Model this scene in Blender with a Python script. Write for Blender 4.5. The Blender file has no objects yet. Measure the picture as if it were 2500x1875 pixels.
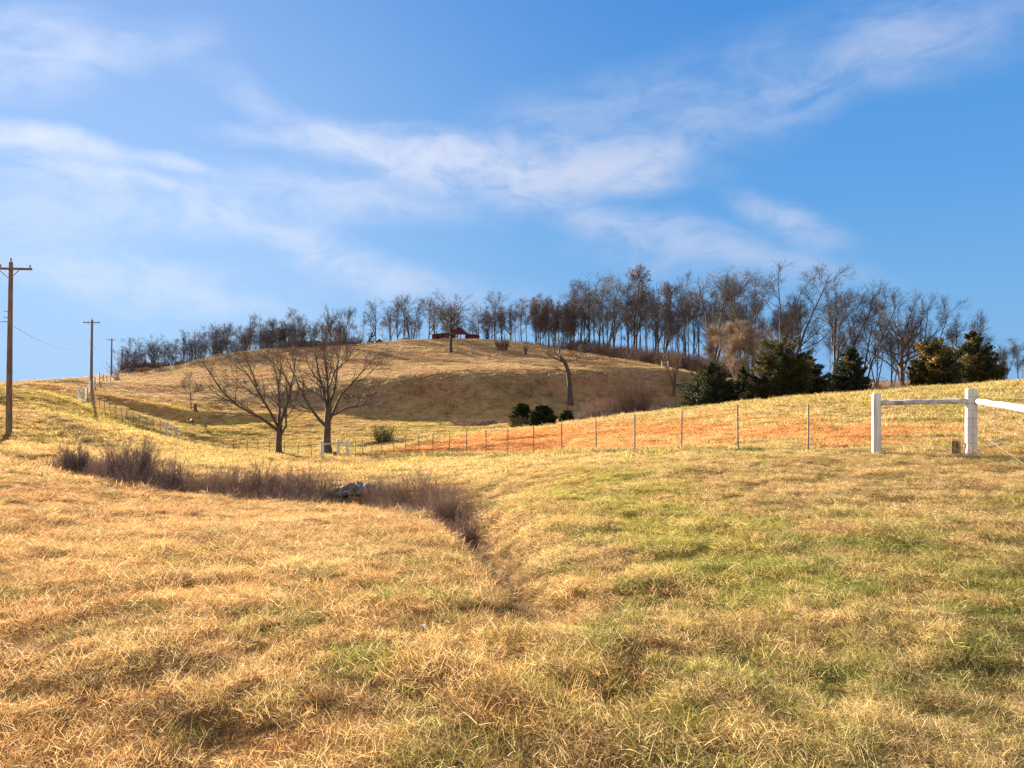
import bpy, math, random
import numpy as np
from mathutils import Vector, Matrix

SC = bpy.context.scene
COL = SC.collection
R = math.radians
rng = np.random.default_rng(11)
random.seed(5)
F, CU, CV, CAMZ = 1766.0, 1250.0, 937.5, 1.65        # photo pixels: focal length, centre; eye height

# ------------------------------------------------------------------ camera, sky, sun, exposure
cam_d = bpy.data.cameras.new("camera")
cam_d.sensor_width = 36.0
cam_d.lens = 36.0 * F / 2500.0
cam_d.clip_start, cam_d.clip_end = 0.05, 9000
cam = bpy.data.objects.new("camera", cam_d)
cam.location = (0, 0, CAMZ)
cam.rotation_euler = (R(90), 0, 0)
COL.objects.link(cam)
SC.camera = cam

SUN_AZ, SUN_EL = R(-30.6), R(12.6)                      # azimuth from +Y towards +X
to_sun = Vector((math.sin(SUN_AZ) * math.cos(SUN_EL), math.cos(SUN_AZ) * math.cos(SUN_EL), math.sin(SUN_EL)))
sun_d = bpy.data.lights.new("sun", 'SUN')
sun_d.energy = 5.0
sun_d.angle = R(0.5)
sun_d.color = (1.0, 0.86, 0.66)
sun = bpy.data.objects.new("sun", sun_d)
sun.rotation_euler = to_sun.to_track_quat('Z', 'Y').to_euler()
sun.location = (-40, 40, 60)
COL.objects.link(sun)

SC.view_settings.view_transform = 'Standard'
SC.view_settings.look = 'None'
SC.view_settings.exposure = 2.36
SC.view_settings.gamma = 1.0
SC.cycles.use_denoising = True
SC.cycles.denoiser = 'OPENIMAGEDENOISE'
SC.cycles.denoising_input_passes = 'RGB_ALBEDO_NORMAL'
SC.cycles.denoising_prefilter = 'NONE'
SC.cycles.max_bounces = 6
SC.cycles.diffuse_bounces = 3
SC.cycles.transmission_bounces = 4
SC.cycles.transparent_max_bounces = 8
SC.cycles.volume_bounces = 0


class NT:
    """small node-tree helper"""
    def __init__(self, tree):
        self.t = tree

    def n(self, kind, **kw):
        nd = self.t.nodes.new(kind)
        for k, v in kw.items():
            setattr(nd, k, v)
        return nd

    def link(self, a, b):
        self.t.links.new(a, b)

    def put(self, sock, v):
        if isinstance(v, bpy.types.NodeSocket):
            self.link(v, sock)
        else:
            sock.default_value = v

    def m(self, op, a, b=None, c=None, clamp=False):
        nd = self.n('ShaderNodeMath', operation=op, use_clamp=clamp)
        for i, v in enumerate((a, b, c)):
            if v is not None:
                self.put(nd.inputs[i], v)
        return nd.outputs[0]

    def vm(self, op, a, b=None):
        nd = self.n('ShaderNodeVectorMath', operation=op)
        self.put(nd.inputs[0], a)
        if b is not None:
            self.put(nd.inputs[1], b)
        return nd.outputs[0]

    def mix(self, f, a, b, blend='MIX'):
        nd = self.n('ShaderNodeMix', data_type='RGBA', blend_type=blend)
        self.put(nd.inputs[0], f)
        self.put(nd.inputs[6], a if isinstance(a, bpy.types.NodeSocket) else (*a[:3], 1))
        self.put(nd.inputs[7], b if isinstance(b, bpy.types.NodeSocket) else (*b[:3], 1))
        return nd.outputs[2]

    def noise(self, vec, scale, detail=4, rough=0.55, dist=0.0, dim='3D'):
        nd = self.n('ShaderNodeTexNoise', noise_dimensions=dim)
        if vec is not None:
            self.link(vec, nd.inputs['Vector'])
        nd.inputs['Scale'].default_value = scale
        nd.inputs['Detail'].default_value = detail
        nd.inputs['Roughness'].default_value = rough
        nd.inputs['Distortion'].default_value = dist
        return nd.outputs['Fac']

    def ramp(self, f, lo, hi, a=0.0, b=1.0, smooth=True):
        nd = self.n('ShaderNodeMapRange', interpolation_type='SMOOTHSTEP' if smooth else 'LINEAR')
        self.put(nd.inputs[0], f)
        for i, v in zip((1, 2, 3, 4), (lo, hi, a, b)):
            nd.inputs[i].default_value = v
        return nd.outputs[0]


world = bpy.data.worlds.new("World")
SC.world = world
world.use_nodes = True
world.node_tree.nodes.clear()
W = NT(world.node_tree)
SKY_STRENGTH = 0.085
sky = W.n('ShaderNodeTexSky', sky_type='NISHITA', sun_disc=False, sun_elevation=SUN_EL, sun_rotation=SUN_AZ,
          altitude=0, air_density=1.0, dust_density=0.4, ozone_density=3.0)
tc = W.n('ShaderNodeTexCoord').outputs['Generated']
sep = W.n('ShaderNodeSeparateXYZ')
W.link(tc, sep.inputs[0])
az = W.m('ARCTAN2', sep.outputs[0], sep.outputs[1])
el = W.m('ARCSINE', sep.outputs[2])
cmb = W.n('ShaderNodeCombineXYZ')
W.link(az, cmb.inputs[0])
W.link(el, cmb.inputs[1])
ang = cmb.outputs[0]


def sky_angles(u, v):
    a = math.atan((u - CU) / F)
    return a, math.atan((CV - v) / F * math.cos(a))


# wispy cirrus: streaks in azimuth / elevation, torn by warped noise
warp = W.n('ShaderNodeTexNoise', noise_dimensions='3D')
W.link(ang, warp.inputs['Vector'])
warp.inputs['Scale'].default_value = 5.0
warp.inputs['Detail'].default_value = 5
wv = W.vm('SUBTRACT', warp.outputs['Color'], (0.5, 0.5, 0.5))
wang = W.vm('ADD', ang, W.vm('MULTIPLY', wv, (0.11, 0.065, 0.0)))
CLOUDS = [  # u, v, half length, half height, tilt (deg, up to the right), strength
    (1215, 405, 440, 70, -4, 1.05), (1000, 390, 260, 60, -6, 0.5), (1540, 410, 180, 46, 8, 0.55), (740, 345, 190, 28, 4, 0.55),
    (1500, 345, 260, 42, 8, 0.18),
    (1760, 235, 560, 120, 12, 0.25), (2320, 85, 300, 100, 4, 0.30), (2050, 190, 260, 80, 18, 0.18), (1350, 280, 280, 70, 14, 0.16),
    (110, 345, 230, 36, -6, 0.95), (200, 430, 230, 30, -4, 0.7), (430, 412, 110, 20, -3, 0.45),
    (60, 130, 300, 120, 15, 0.34), (90, 40, 140, 40, 15, 0.24), (300, 120, 260, 60, 18, 0.22),
    (420, 510, 640, 75, 4, 0.42), (900, 490, 340, 55, -6, 0.32),
    (640, 260, 240, 44, -32, 0.22), (800, 620, 350, 46, -20, 0.44), (450, 710, 460, 70, -12, 0.30), (180, 650, 340, 70, -10, 0.24),
    (1560, 565, 430, 46, -13, 0.50), (1920, 540, 160, 44, -22, 0.55), (1750, 650, 360, 50, -8, 0.24), (1000, 700, 420, 50, -6, 0.18),
    (-700, 400, 500, 90, 5, 0.5), (3300, 350, 500, 90, 8, 0.5),
]
dens = None
for (cu, cv, hw, hh, tilt, s) in CLOUDS:
    if cu < -500 or cu > 3000:
        ca, ce = (-0.95, 0.3) if cu < 0 else (0.95, 0.32)
    else:
        ca, ce = sky_angles(cu, cv)
    kx = math.cos(ca) ** 2
    mp = W.n('ShaderNodeMapping', vector_type='TEXTURE')
    mp.inputs['Location'].default_value = (ca, ce, 0)
    mp.inputs['Rotation'].default_value = (0, 0, R(tilt))
    mp.inputs['Scale'].default_value = (hw / F * kx * 1.35, hh / F * math.cos(ca) * 1.4, 1)
    W.link(wang, mp.inputs['Vector'])
    ln = W.n('ShaderNodeVectorMath', operation='LENGTH')
    W.link(mp.outputs[0], ln.inputs[0])
    b = W.ramp(ln.outputs['Value'], 1.05, 0.0, 0.0, s)
    dens = b if dens is None else W.m('ADD', dens, b)
st = W.n('ShaderNodeMapping')
st.inputs['Rotation'].default_value = (0, 0, R(6))
st.inputs['Scale'].default_value = (1.0, 2.6, 1.0)
W.link(wang, st.inputs['Vector'])
fib = W.noise(st.outputs[0], 10.0, 10, 0.60, 0.6)
puff = W.noise(wang, 16.0, 7, 0.55, 0.2)
tear = W.m('ADD', W.ramp(fib, 0.32, 0.70, 0.45, 1.6), W.ramp(puff, 0.32, 0.68, -0.24, 0.24))
raw = W.m('MAXIMUM', W.m('MULTIPLY', dens, tear), 0.0)
cloud = W.m('SUBTRACT', 1.0, W.m('POWER', 2.718, W.m('MULTIPLY', raw, -1.15)))
cloud = W.m('MAXIMUM', cloud, 0.0)
# the Nishita sky, its glare round the sun compressed, toned towards the deep blue of the day
k = 1.0 / SKY_STRENGTH
comp = W.vm('DIVIDE', sky.outputs[0], W.vm('ADD', sky.outputs[0], (1, 1, 1)))
grad = W.n('ShaderNodeValToRGB')
ge = grad.color_ramp.elements
ge[0].position, ge[0].color = 0.0, (0.056, 0.113, 0.185, 1)
ge[1].position, ge[1].color = 1.0, (0.006, 0.042, 0.135, 1)
for p_, c_ in ((0.09, (0.044, 0.108, 0.190)), (0.24, (0.024, 0.086, 0.183)), (0.48, (0.010, 0.062, 0.165))):
    e_ = ge.new(p_)
    e_.color = (*c_, 1)
W.link(W.m('MULTIPLY', el, 1.0, clamp=True), grad.inputs[0])
gsky = W.mix(1.0, grad.outputs[0], (0.84 * k, 0.88 * k, 0.92 * k), 'MULTIPLY')
sky_col = W.mix(0.14, gsky, comp)
lit = W.mix(cloud, sky_col, (0.123 * k, 0.136 * k, 0.172 * k))
# added to lift the shade, unseen behind the eye and overhead: a bright veil
fill_veil = W.m('MAXIMUM', W.ramp(sep.outputs[1], 0.35, -0.35), W.ramp(el, 0.60, 1.05))
fill_veil = W.m('MULTIPLY', fill_veil, W.ramp(W.noise(tc, 2.2, 5, 0.6), 0.3, 0.6, 0.55, 0.9))
lit = W.mix(fill_veil, lit, (0.150 * k, 0.142 * k, 0.138 * k))
dt_ = W.n('ShaderNodeVectorMath', operation='DOT_PRODUCT')     # soft aureole of the low sun
W.link(tc, dt_.inputs[0])
dt_.inputs[1].default_value = tuple(to_sun)
au = W.m('MULTIPLY', W.m('POWER', W.m('MAXIMUM', dt_.outputs['Value'], 0.0), 9.0), 0.042 * k)
aur = W.mix(1.0, (1.0, 0.97, 0.90), au, 'MULTIPLY')
lit = W.mix(1.0, lit, aur, 'ADD')
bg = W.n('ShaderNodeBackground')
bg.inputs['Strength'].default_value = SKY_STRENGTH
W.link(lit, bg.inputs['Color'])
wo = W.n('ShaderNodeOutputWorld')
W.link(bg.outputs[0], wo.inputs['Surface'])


# ------------------------------------------------------------------ numeric helpers
def vnoise(x, y, seed=0):
    x = np.asarray(x, float)
    y = np.asarray(y, float)
    ix, iy = np.floor(x).astype(np.int64), np.floor(y).astype(np.int64)
    fx, fy = x - ix, y - iy
    fx, fy = fx * fx * (3 - 2 * fx), fy * fy * (3 - 2 * fy)

    def h(a, b):
        n = (a * 374761393 + b * 668265263 + seed * 974634777) & 0xffffffff
        n = ((n ^ (n >> 13)) * 1274126177) & 0xffffffff
        n = n ^ (n >> 16)
        return (n & 0xffff) / 65535.0
    a = h(ix, iy) * (1 - fx) + h(ix + 1, iy) * fx
    b = h(ix, iy + 1) * (1 - fx) + h(ix + 1, iy + 1) * fx
    return a * (1 - fy) + b * fy


def fbm(x, y, seed=0, octaves=3):
    s, a, t = 0, 1.0, 0
    for o in range(octaves):
        s = s + a * vnoise(x * 2 ** o + 17.3 * o, y * 2 ** o - 9.1 * o, seed + o)
        t += a
        a *= 0.5
    return s / t


def sst(x, a, b):
    t = np.clip((np.asarray(x, float) - a) / (b - a), 0, 1)
    return t * t * (3 - 2 * t)


def pix(u, v, Y):
    return ((u - CU) / F * Y, Y, CAMZ + (CV - v) / F * Y)


# ------------------------------------------------------------------ terrain shape
CP = [pix(*p) for p in [
    # fence line on the right, running away to the left
    (2140, 1111, 16.6), (1973, 1102, 18.2), (1802, 1103, 20.2), (1550, 1105, 24.1), (1372, 1111, 27.9), (1097, 1114, 36.9),
    (885, 1116, 48.9), (787, 1122, 58), (600, 1106, 66), (520, 1095, 71), (430, 1072, 78),
    # foreground
    (1250, 1500, 5.2), (1250, 1400, 6.9), (1500, 1300, 8.8), (1700, 1200, 11.6), (1500, 1200, 12.2), (1500, 1130, 17.5), (2000, 1180, 11.8), (2300, 1250, 9.2),
    (1100, 1180, 19.5), (1000, 1150, 27), (900, 1138, 36), (1300, 1150, 20),
    (150, 1152, 19), (300, 1182, 19), (480, 1214, 18.3), (650, 1226, 17.6), (800, 1226, 17), (1000, 1232, 15.4),
    (0, 1300, 8.4), (0, 1160, 16), (400, 1300, 10), (700, 1320, 9.4), (1000, 1350, 8.2),
    (600, 1142, 31), (400, 1122, 35), (200, 1100, 31), (60, 1100, 30), (560, 1118, 48), (380, 1085, 54),
    # red slope and its ridge on the right
    (1800, 1050, 30), (1400, 1072, 38), (2300, 1020, 28), (2500, 1050, 22),
    (2500, 930, 42), (2300, 943, 44), (2100, 960, 46), (1900, 976, 48), (1700, 995, 50), (1500, 1018, 52), (1350, 1040, 54), (1200, 1056, 57), (1080, 1066, 60),
    # lowland
    (680, 1105, 66), (800, 1108, 65), (950, 1076, 75), (1080, 1058, 83), (1000, 1040, 92), (850, 1040, 92), (700, 1040, 92), (560, 1040, 90), (450, 1035, 90),
    (1200, 1030, 92), (1330, 1040, 84),
    # foot and brow of the hill
    (650, 1006, 104), (800, 1000, 106), (950, 996, 108), (1080, 1012, 105), (1200, 1014, 104), (1300, 1005, 106), (1395, 978, 114), (1520, 965, 118),
    (700, 945, 126), (850, 936, 124), (1000, 926, 121), (1130, 920, 121), (1300, 915, 124), (1420, 912, 132), (1540, 905, 140), (1640, 905, 148),
    (800, 890, 175), (1000, 880, 175), (1100, 866, 190), (1250, 872, 185), (1400, 880, 172), (1500, 883, 170),
    (650, 862, 240), (850, 847, 246), (1000, 833, 248), (1130, 829, 248), (1220, 832, 240), (1300, 841, 226), (1400, 862, 198), (1500, 876, 180), (1570, 890, 166),
    # left hill and roadside bank
    (450, 1003, 100), (450, 960, 122), (350, 960, 115), (450, 920, 165), (450, 893, 230), (350, 906, 216), (560, 875, 236), (450, 899, 208), (560, 882, 208), (650, 870, 212), (776, 860, 214), (850, 854, 214), (776, 853, 243), (1000, 841, 218),
    (0, 942, 122), (100, 936, 124), (0, 943, 98), (100, 938, 102), (1400, 868, 186), (1560, 894, 160), (1640, 898, 165), (1450, 905, 150),
    (20, 1060, 44), (0, 980, 66), (130, 1015, 56), (230, 1075, 47), (0, 941, 108), (100, 934, 112), (180, 926, 116), (223, 940, 116), (203, 982, 90), (340, 1036, 80),
    (272, 919, 197), (270, 1003, 84), (160, 965, 80), (90, 1040, 48),
]]
CP += [(-4, 2, 0.02), (4, 2, 0.02), (0, 0, 0.0), (0, -30, 0.2), (40, -30, 0.4), (-40, -30, 0.3), (20, 8, 0.45), (40, 20, 1.2), (-20, 8, 0.25), (-40, 20, -0.2),
       (-42, 42, -0.9), (-60, 60, 0.6), (60, 45, 2.6), (80, 10, 1.5), (-90, 20, 1.0), (-120, 100, 1.4), (-110, 150, 0.6),
       (33, 68, -0.4), (18, 70, -2.2), (8, 74, -3.3), (50, 75, -0.2), (58, 100, -0.4), (45, 108, -1.2), (30, 112, -1.4), (75, 95, 0.4), (100, 120, 0),
       (70, 140, 0.5), (50, 160, 2.5), (60, 200, 3), (-95, 290, 1.0), (-130, 300, 0.0), (-40, 300, 10), (0, 310, 10), (40, 280, 8), (-90, 240, 6.2), (-60, 275, 10),
       (0, 500, -2), (-300, 400, -4), (300, 300, -3), (200, 500, -6), (-250, 150, 0), (300, 100, 0)]
CP = np.array(CP)
MQ = 5.0
RBF_P = CP[:, :2]


def _phi(a, b):
    d2 = (a[:, None, 0] - b[None, :, 0]) ** 2 + (a[:, None, 1] - b[None, :, 1]) ** 2
    return np.sqrt(d2 + MQ * MQ)


_n = len(CP)
_A = np.zeros((_n + 1, _n + 1))
_A[:_n, :_n] = _phi(RBF_P, RBF_P) - 0.35 * np.eye(_n)
_A[:_n, _n] = 1
_A[_n, :_n] = 1
_sol = np.linalg.solve(_A, np.concatenate([CP[:, 2], [0]]))

DITCH = np.array([pix(*p)[:2] for p in [
    (40, 1112, 25), (155, 1130, 22.5), (300, 1165, 21), (480, 1195, 20), (650, 1200, 19.6), (800, 1200, 18.8), (900, 1205, 18), (1000, 1210, 16.8), (1080, 1240, 14.2), (1140, 1290, 11.3),
    (1200, 1345, 8.7), (1255, 1420, 6.8), (1310, 1480, 5.7), (1330, 1560, 4.8)]])
DITCH_D = np.array([0.1, 0.3, 0.55, 0.6, 0.65, 0.7, 0.75, 0.7, 0.6, 0.52, 0.44, 0.28, 0.18, 0.0])
DITCH_W = np.array([1.0, 1.2, 1.3, 1.3, 1.25, 1.2, 1.15, 1.0, 0.75, 0.5, 0.36, 0.32, 0.3, 0.3])
FURROW = np.array([pix(*p)[:2] for p in [(-60, 960, 70), (0, 973, 66), (60, 988, 60), (120, 1018, 54), (180, 1050, 49), (235, 1085, 43)]])
POND = np.array([pix(*p)[:2] for p in [(900, 1078, 73), (960, 1074, 75), (1040, 1074, 75), (1070, 1066, 77)]])
BANK = np.array([pix(*p)[:2] for p in [(1120, 1034, 93), (1180, 1038, 91), (1250, 1034, 91), (1330, 1030, 90)]])


STEPS = [(np.array([pix(*p)[:2] for p in [(290, 1006, 97), (360, 1008, 96), (450, 1010, 95.5), (540, 1010, 96), (600, 1010, 98)]]), 1.0, 3.6),
         (np.array([pix(*p)[:2] for p in [(860, 960, 116), (980, 960, 114), (1130, 965, 112), (1300, 960, 114), (1450, 945, 124), (1590, 930, 136)]]), 1.55, 8.5),
         (np.array([pix(*p)[:2] for p in [(180, 985, 92), (230, 990, 88), (290, 1010, 83.5), (350, 1038, 79.5)]]), 1.1, 3.4)]


def line_dist(x, y, L):
    """distance to a polyline and the fractional index of the nearest point"""
    best = np.full(np.shape(x), 1e9)
    idx = np.zeros(np.shape(x))
    for i in range(len(L) - 1):
        a, b = L[i], L[i + 1]
        d = b - a
        t = np.clip(((x - a[0]) * d[0] + (y - a[1]) * d[1]) / (d @ d), 0, 1)
        q = np.hypot(x - a[0] - t * d[0], y - a[1] - t * d[1])
        m = q < best
        best = np.where(m, q, best)
        idx = np.where(m, i + t, idx)
    return best, idx


def gz(x, y):
    x = np.atleast_1d(np.asarray(x, float))
    y = np.atleast_1d(np.asarray(y, float))
    sh = x.shape
    x, y = x.ravel(), y.ravel()
    z = np.empty(len(x))
    for s in range(0, len(x), 20000):
        P = np.stack([x[s:s + 20000], y[s:s + 20000]], 1)
        z[s:s + 20000] = _phi(P, RBF_P) @ _sol[:_n] + _sol[_n]
    far = np.hypot(x, y - 120)
    z = z + (-6 - z) * sst(far, 420, 1100)
    z += (fbm(x / 60, y / 60, 91) - 0.5) * 30 * sst(far, 900, 1800) + 8 * sst(far, 1100, 2600)
    d, i = line_dist(x, y, DITCH)
    D = np.interp(i, np.arange(len(DITCH)), DITCH_D)
    Wd = np.interp(i, np.arange(len(DITCH)), DITCH_W)
    z -= D * np.exp(-(d / Wd) ** 2) * (0.8 + 0.4 * vnoise(x * 1.1, y * 1.1, 7))
    d, i = line_dist(x, y, FURROW)
    z -= 0.35 * np.exp(-(d / 0.9) ** 2)
    d, i = line_dist(x, y, POND)
    z -= 0.9 * np.exp(-(d / 1.6) ** 2)
    d, i = line_dist(x, y, BANK)
    z -= 0.7 * np.exp(-(d / 1.8) ** 2)
    for LN, A_, w_ in STEPS:
        d, i = line_dist(x, y, LN)
        j = np.clip(i.astype(int), 0, len(LN) - 2)
        sg = LN[j + 1] - LN[j]
        nv = np.stack([-sg[:, 1], sg[:, 0]], 1)
        nv *= np.sign(nv @ np.array([math.sin(SUN_AZ), math.cos(SUN_AZ)]))[:, None]
        side = np.sign(((x - LN[j, 0]) * nv[:, 0] + (y - LN[j, 1]) * nv[:, 1]))
        q = side * d / w_
        z += A_ * q * np.exp(-q * q)
    r = np.hypot(x, y)
    amp = 1 - sst(r, 300, 600)
    z += amp * ((fbm(x / 9, y / 9, 3) - 0.5) * (0.10 + 0.22 * sst(r, 30, 80)) * sst(r, 6, 40) + (fbm(x / 1.9, y / 1.9, 5) - 0.5) * 0.17 + (vnoise(x / 0.55, y / 0.55, 8) - 0.5) * 0.075 * (1 - sst(r, 15, 40)))
    z += amp * (fbm(x / 5 + 3, y / 2.2, 33) - 0.5) * 0.35 * sst(y, 62, 90)
    return z.reshape(sh)


def on_ground(u, Y):
    x = (u - CU) / F * Y
    return x, Y, float(gz(x, Y)[0])


# ------------------------------------------------------------------ what grows where: colour of the sward
def L3(*c):
    return np.array(c, float)


TAN, STRAW, ORANGE = L3(.55, .375, .165), L3(.68, .515, .255), L3(.54, .30, .12)
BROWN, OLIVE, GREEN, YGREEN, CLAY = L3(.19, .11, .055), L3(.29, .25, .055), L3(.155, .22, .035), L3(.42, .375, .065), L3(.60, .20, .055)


def blob(x, y, u, Y, rx, ry):
    cx = (u - CU) / F * Y
    return np.exp(-((x - cx) / rx) ** 2 - ((y - Y) / ry) ** 2)


def sward(x, y, jitter=None):
    """linear colour of the grass at x, y, and its height factor"""
    x = np.asarray(x, float)
    y = np.asarray(y, float)
    if jitter is None:
        jitter = np.zeros(x.shape)
    n1 = fbm(x / 5.5, y / 5.5, 21)
    n2 = fbm(x / 1.1, y / 1.1, 22)
    n3 = fbm(x / 0.45, y / 0.45, 23, 2)
    n4 = fbm(x / 20, y / 14, 24)
    r = np.hypot(x, y)
    az_ = np.arctan2(x, np.maximum(y, 0.1))
    mid = sst(r, 7, 13)
    # dry base: orange-brown on the left, straw on the right
    o = sst(n1 * 0.6 + n2 * 0.5 - 0.32 * np.clip(az_, -0.6, 0.6) + jitter * 0.35, 0.42, 0.78)
    c = TAN + (ORANGE - TAN) * o[..., None]
    s = sst(n3 * 0.55 + n1 * 0.45 + 0.25 * az_ + jitter * 0.5, 0.5, 0.82)
    c = c + (STRAW - c) * (s * 0.8)[..., None]
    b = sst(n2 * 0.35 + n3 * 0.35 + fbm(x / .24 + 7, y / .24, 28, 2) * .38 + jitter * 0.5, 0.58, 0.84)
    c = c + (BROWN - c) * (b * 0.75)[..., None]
    br = sst(fbm(x / .36 + 3, y / .30, 71, 2) + jitter * .25, .52, .74) * (1 - .5 * sst(r, 14, 40))  # dead-brown clumps, with the shade between tufts painted into the same colour
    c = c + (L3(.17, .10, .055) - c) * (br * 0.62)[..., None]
    rd = sst(fbm(x / .5 - 8, y / .5, 72, 2) + jitter * .3, .66, .84)
    c = c + (L3(.46, .20, .075) - c) * (rd * 0.6)[..., None]
    # greens
    bias = 0.16 * np.clip(az_, -0.5, 0.5) + 0.06 * mid
    bias = bias + 0.40 * blob(x, y, 1680, 8.6, 0.8, 1.8) + 0.36 * blob(x, y, 1760, 6.8, 0.7, 0.9) + 0.2 * blob(x, y, 1500, 10.5, 1.0, 1.6) + 0.15 * blob(x, y, 1470, 13, 1.6, 2)
    bias = bias + 0.10 * blob(x, y, 1400, 4.6, 0.4, 0.5) + 0.2 * blob(x, y, 1500, 14, 2.5, 2.5) + 0.12 * blob(x, y, 2250, 7, 1.2, 1.6) + 0.06 * blob(x, y, 950, 4.3, .4, .4) + 0.2 * blob(x, y, 2400, 6, 1, 1.5)
    bias = bias - 0.22 * blob(x, y, 600, 13, 9, 4) - 0.12 * blob(x, y, 2300, 12, 5, 3.5)
    n5 = fbm(x / 0.21, y / 0.21, 27, 2)
    g = sst(n2 * 0.24 + n1 * 0.14 + n3 * 0.34 + n5 * 0.28 + bias * 0.8 + jitter * 0.36 + .02, 0.53, 0.76)
    gc = OLIVE + (GREEN - OLIVE) * sst(n3 + jitter * 0.4, 0.4, 0.75)[..., None]
    gc = gc + (YGREEN - gc) * (sst(n1 + 0.3 * mid, 0.35, 0.8) * 0.6)[..., None]
    c = c + (gc - c) * (g * 0.85)[..., None]
    # bare clay beyond the fence
    fx, fy = 8.4, 16.6
    dx, dy = -0.497, 0.868
    along = (x - fx) * dx + (y - fy) * dy
    off = (x - fx) * dy - (y - fy) * dx              # >0: beyond the fence, to the right
    cl = sst(off, 0.3, 1.8) * (1 - sst(off, 6, 20)) * sst(along, -8, 8) * (1 - sst(along, 32, 48))
    cl2 = cl * sst(fbm(x / 2.6, y / 2.6, 41) + 0.5 * fbm(x / .7, y / .7, 42) + 0.36 * sst(along, 4, 20) - 0.30 * sst(off, 5, 15) + jitter * .3, 0.60, 1.0)
    c = c + (CLAY - c) * (cl2 * 0.85)[..., None]
    spot = blob(x, y, 2300, 16.2, 0.9, 0.25) + 0.6 * blob(x, y, 760, 26, 1.5, 0.6)
    c = c + (CLAY * 0.8 - c) * np.clip(spot * 0.9, 0, 1)[..., None]
    fs = np.exp(-((off + 0.05 + 0.3 * (n2 - .5)) / 0.42) ** 2) * sst(along, -6, -1) * (1 - sst(along, 34, 44)) * sst(n3 * .5 + n2 * .5, .25, .5)
    c = c + (L3(.14, .155, .035) - c) * (fs * 0.85)[..., None]
    # lowland: fresher grass
    low = (1 - sst(np.abs(y - 80), 6, 26)) * (1 - sst(off, -3, 3) * (1 - sst(y, 58, 66)))
    lw = low * sst(n4 + 0.4 * n1, 0.45, 0.9)
    lw = np.clip(lw + 0.9 * blob(x, y, 1130, 80, 7, 7) + 0.6 * blob(x, y, 560, 92, 6, 6), 0, 1)
    c = c + (YGREEN * 0.95 - c) * (lw * 0.8 * (.45 + .55 * sst(n2, .3, .6)))[..., None]
    dk = low * sst(fbm(x / 1.6, y / 1.1, 63), .52, .72)
    c = c + (L3(.17, .13, .06) - c) * (dk * 0.65)[..., None]
    strip = blob(x, y, 470, 66, 9, 7) + blob(x, y, 330, 62, 6, 6) + 0.6 * blob(x, y, 250, 44, 12, 8)
    c = c + (L3(.46, .36, .115) - c) * np.clip(strip, 0, 0.7)[..., None]
    # hill: worn brown pasture
    hill = sst(y, 96, 118)
    hc = L3(.40, .265, .145) + (L3(.41, .225, .12) - L3(.40, .265, .145)) * sst(n4, 0.4, 0.7)[..., None]
    hc = hc + (L3(.27, .20, .10) - hc) * (sst(n1, 0.45, 0.75) * 0.5)[..., None]
    hc = hc + (L3(.52, .40, .22) - hc) * (sst(fbm(x / 4, y / 3, 61), 0.5, 0.8) * 0.6)[..., None]
    c = c + (hc - c) * hill[..., None]
    wood = sst(y, 250, 262) * (1 - sst(np.abs(x), 200, 300))
    c = c + (L3(.16, .10, .06) - c) * wood[..., None]
    # ditch litter
    d, i = line_dist(x, y, DITCH)
    w = np.interp(i, np.arange(len(DITCH)), DITCH_W) * 0.8
    dt = np.exp(-(d / w) ** 2) * np.interp(i, np.arange(len(DITCH)), [0.5, .9, 1, 1, 1, 1, 1, 1, 1, 1, 1, .9, .7, 0])
    c = c + (L3(.15, .085, .055) - c) * np.clip(dt * 0.9, 0, 1)[..., None]
    d, i = line_dist(x, y, FURROW)
    c = c + (L3(.12, .085, .05) - c) * (np.exp(-(d / 1.2) ** 2) * 0.7)[..., None]
    for LN, ww in ((POND, 1.6), (BANK, 1.6)):
        d, i = line_dist(x, y, LN)
        c = c + (L3(.10, .06, .04) - c) * (np.exp(-(d / ww) ** 2) * 0.85)[..., None]
    # short cropped along the fence on the right, long near the eye
    hgt = (0.55 + 0.75 * sst(n1 * 0.5 + n2 * 0.5, 0.3, 0.75)) * (0.55 + 0.95 * sst(fbm(x / .33, y / .33, 29, 2), .3, .75))
    short = np.clip(blob(x, y, 2200, 13, 6, 4.5) + 0.7 * blob(x, y, 1400, 22, 9, 7), 0, 1)
    hgt = hgt * (1 - 0.42 * short)
    hgt = hgt * (1 + 0.7 * fs)
    hgt = hgt * (1 - 0.55 * np.clip(cl2, 0, 1)) * (1 - 0.5 * np.clip(spot, 0, 1))
    hgt = hgt * (1 - 0.65 * np.clip(dt, 0, 1))
    return c, hgt


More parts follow.
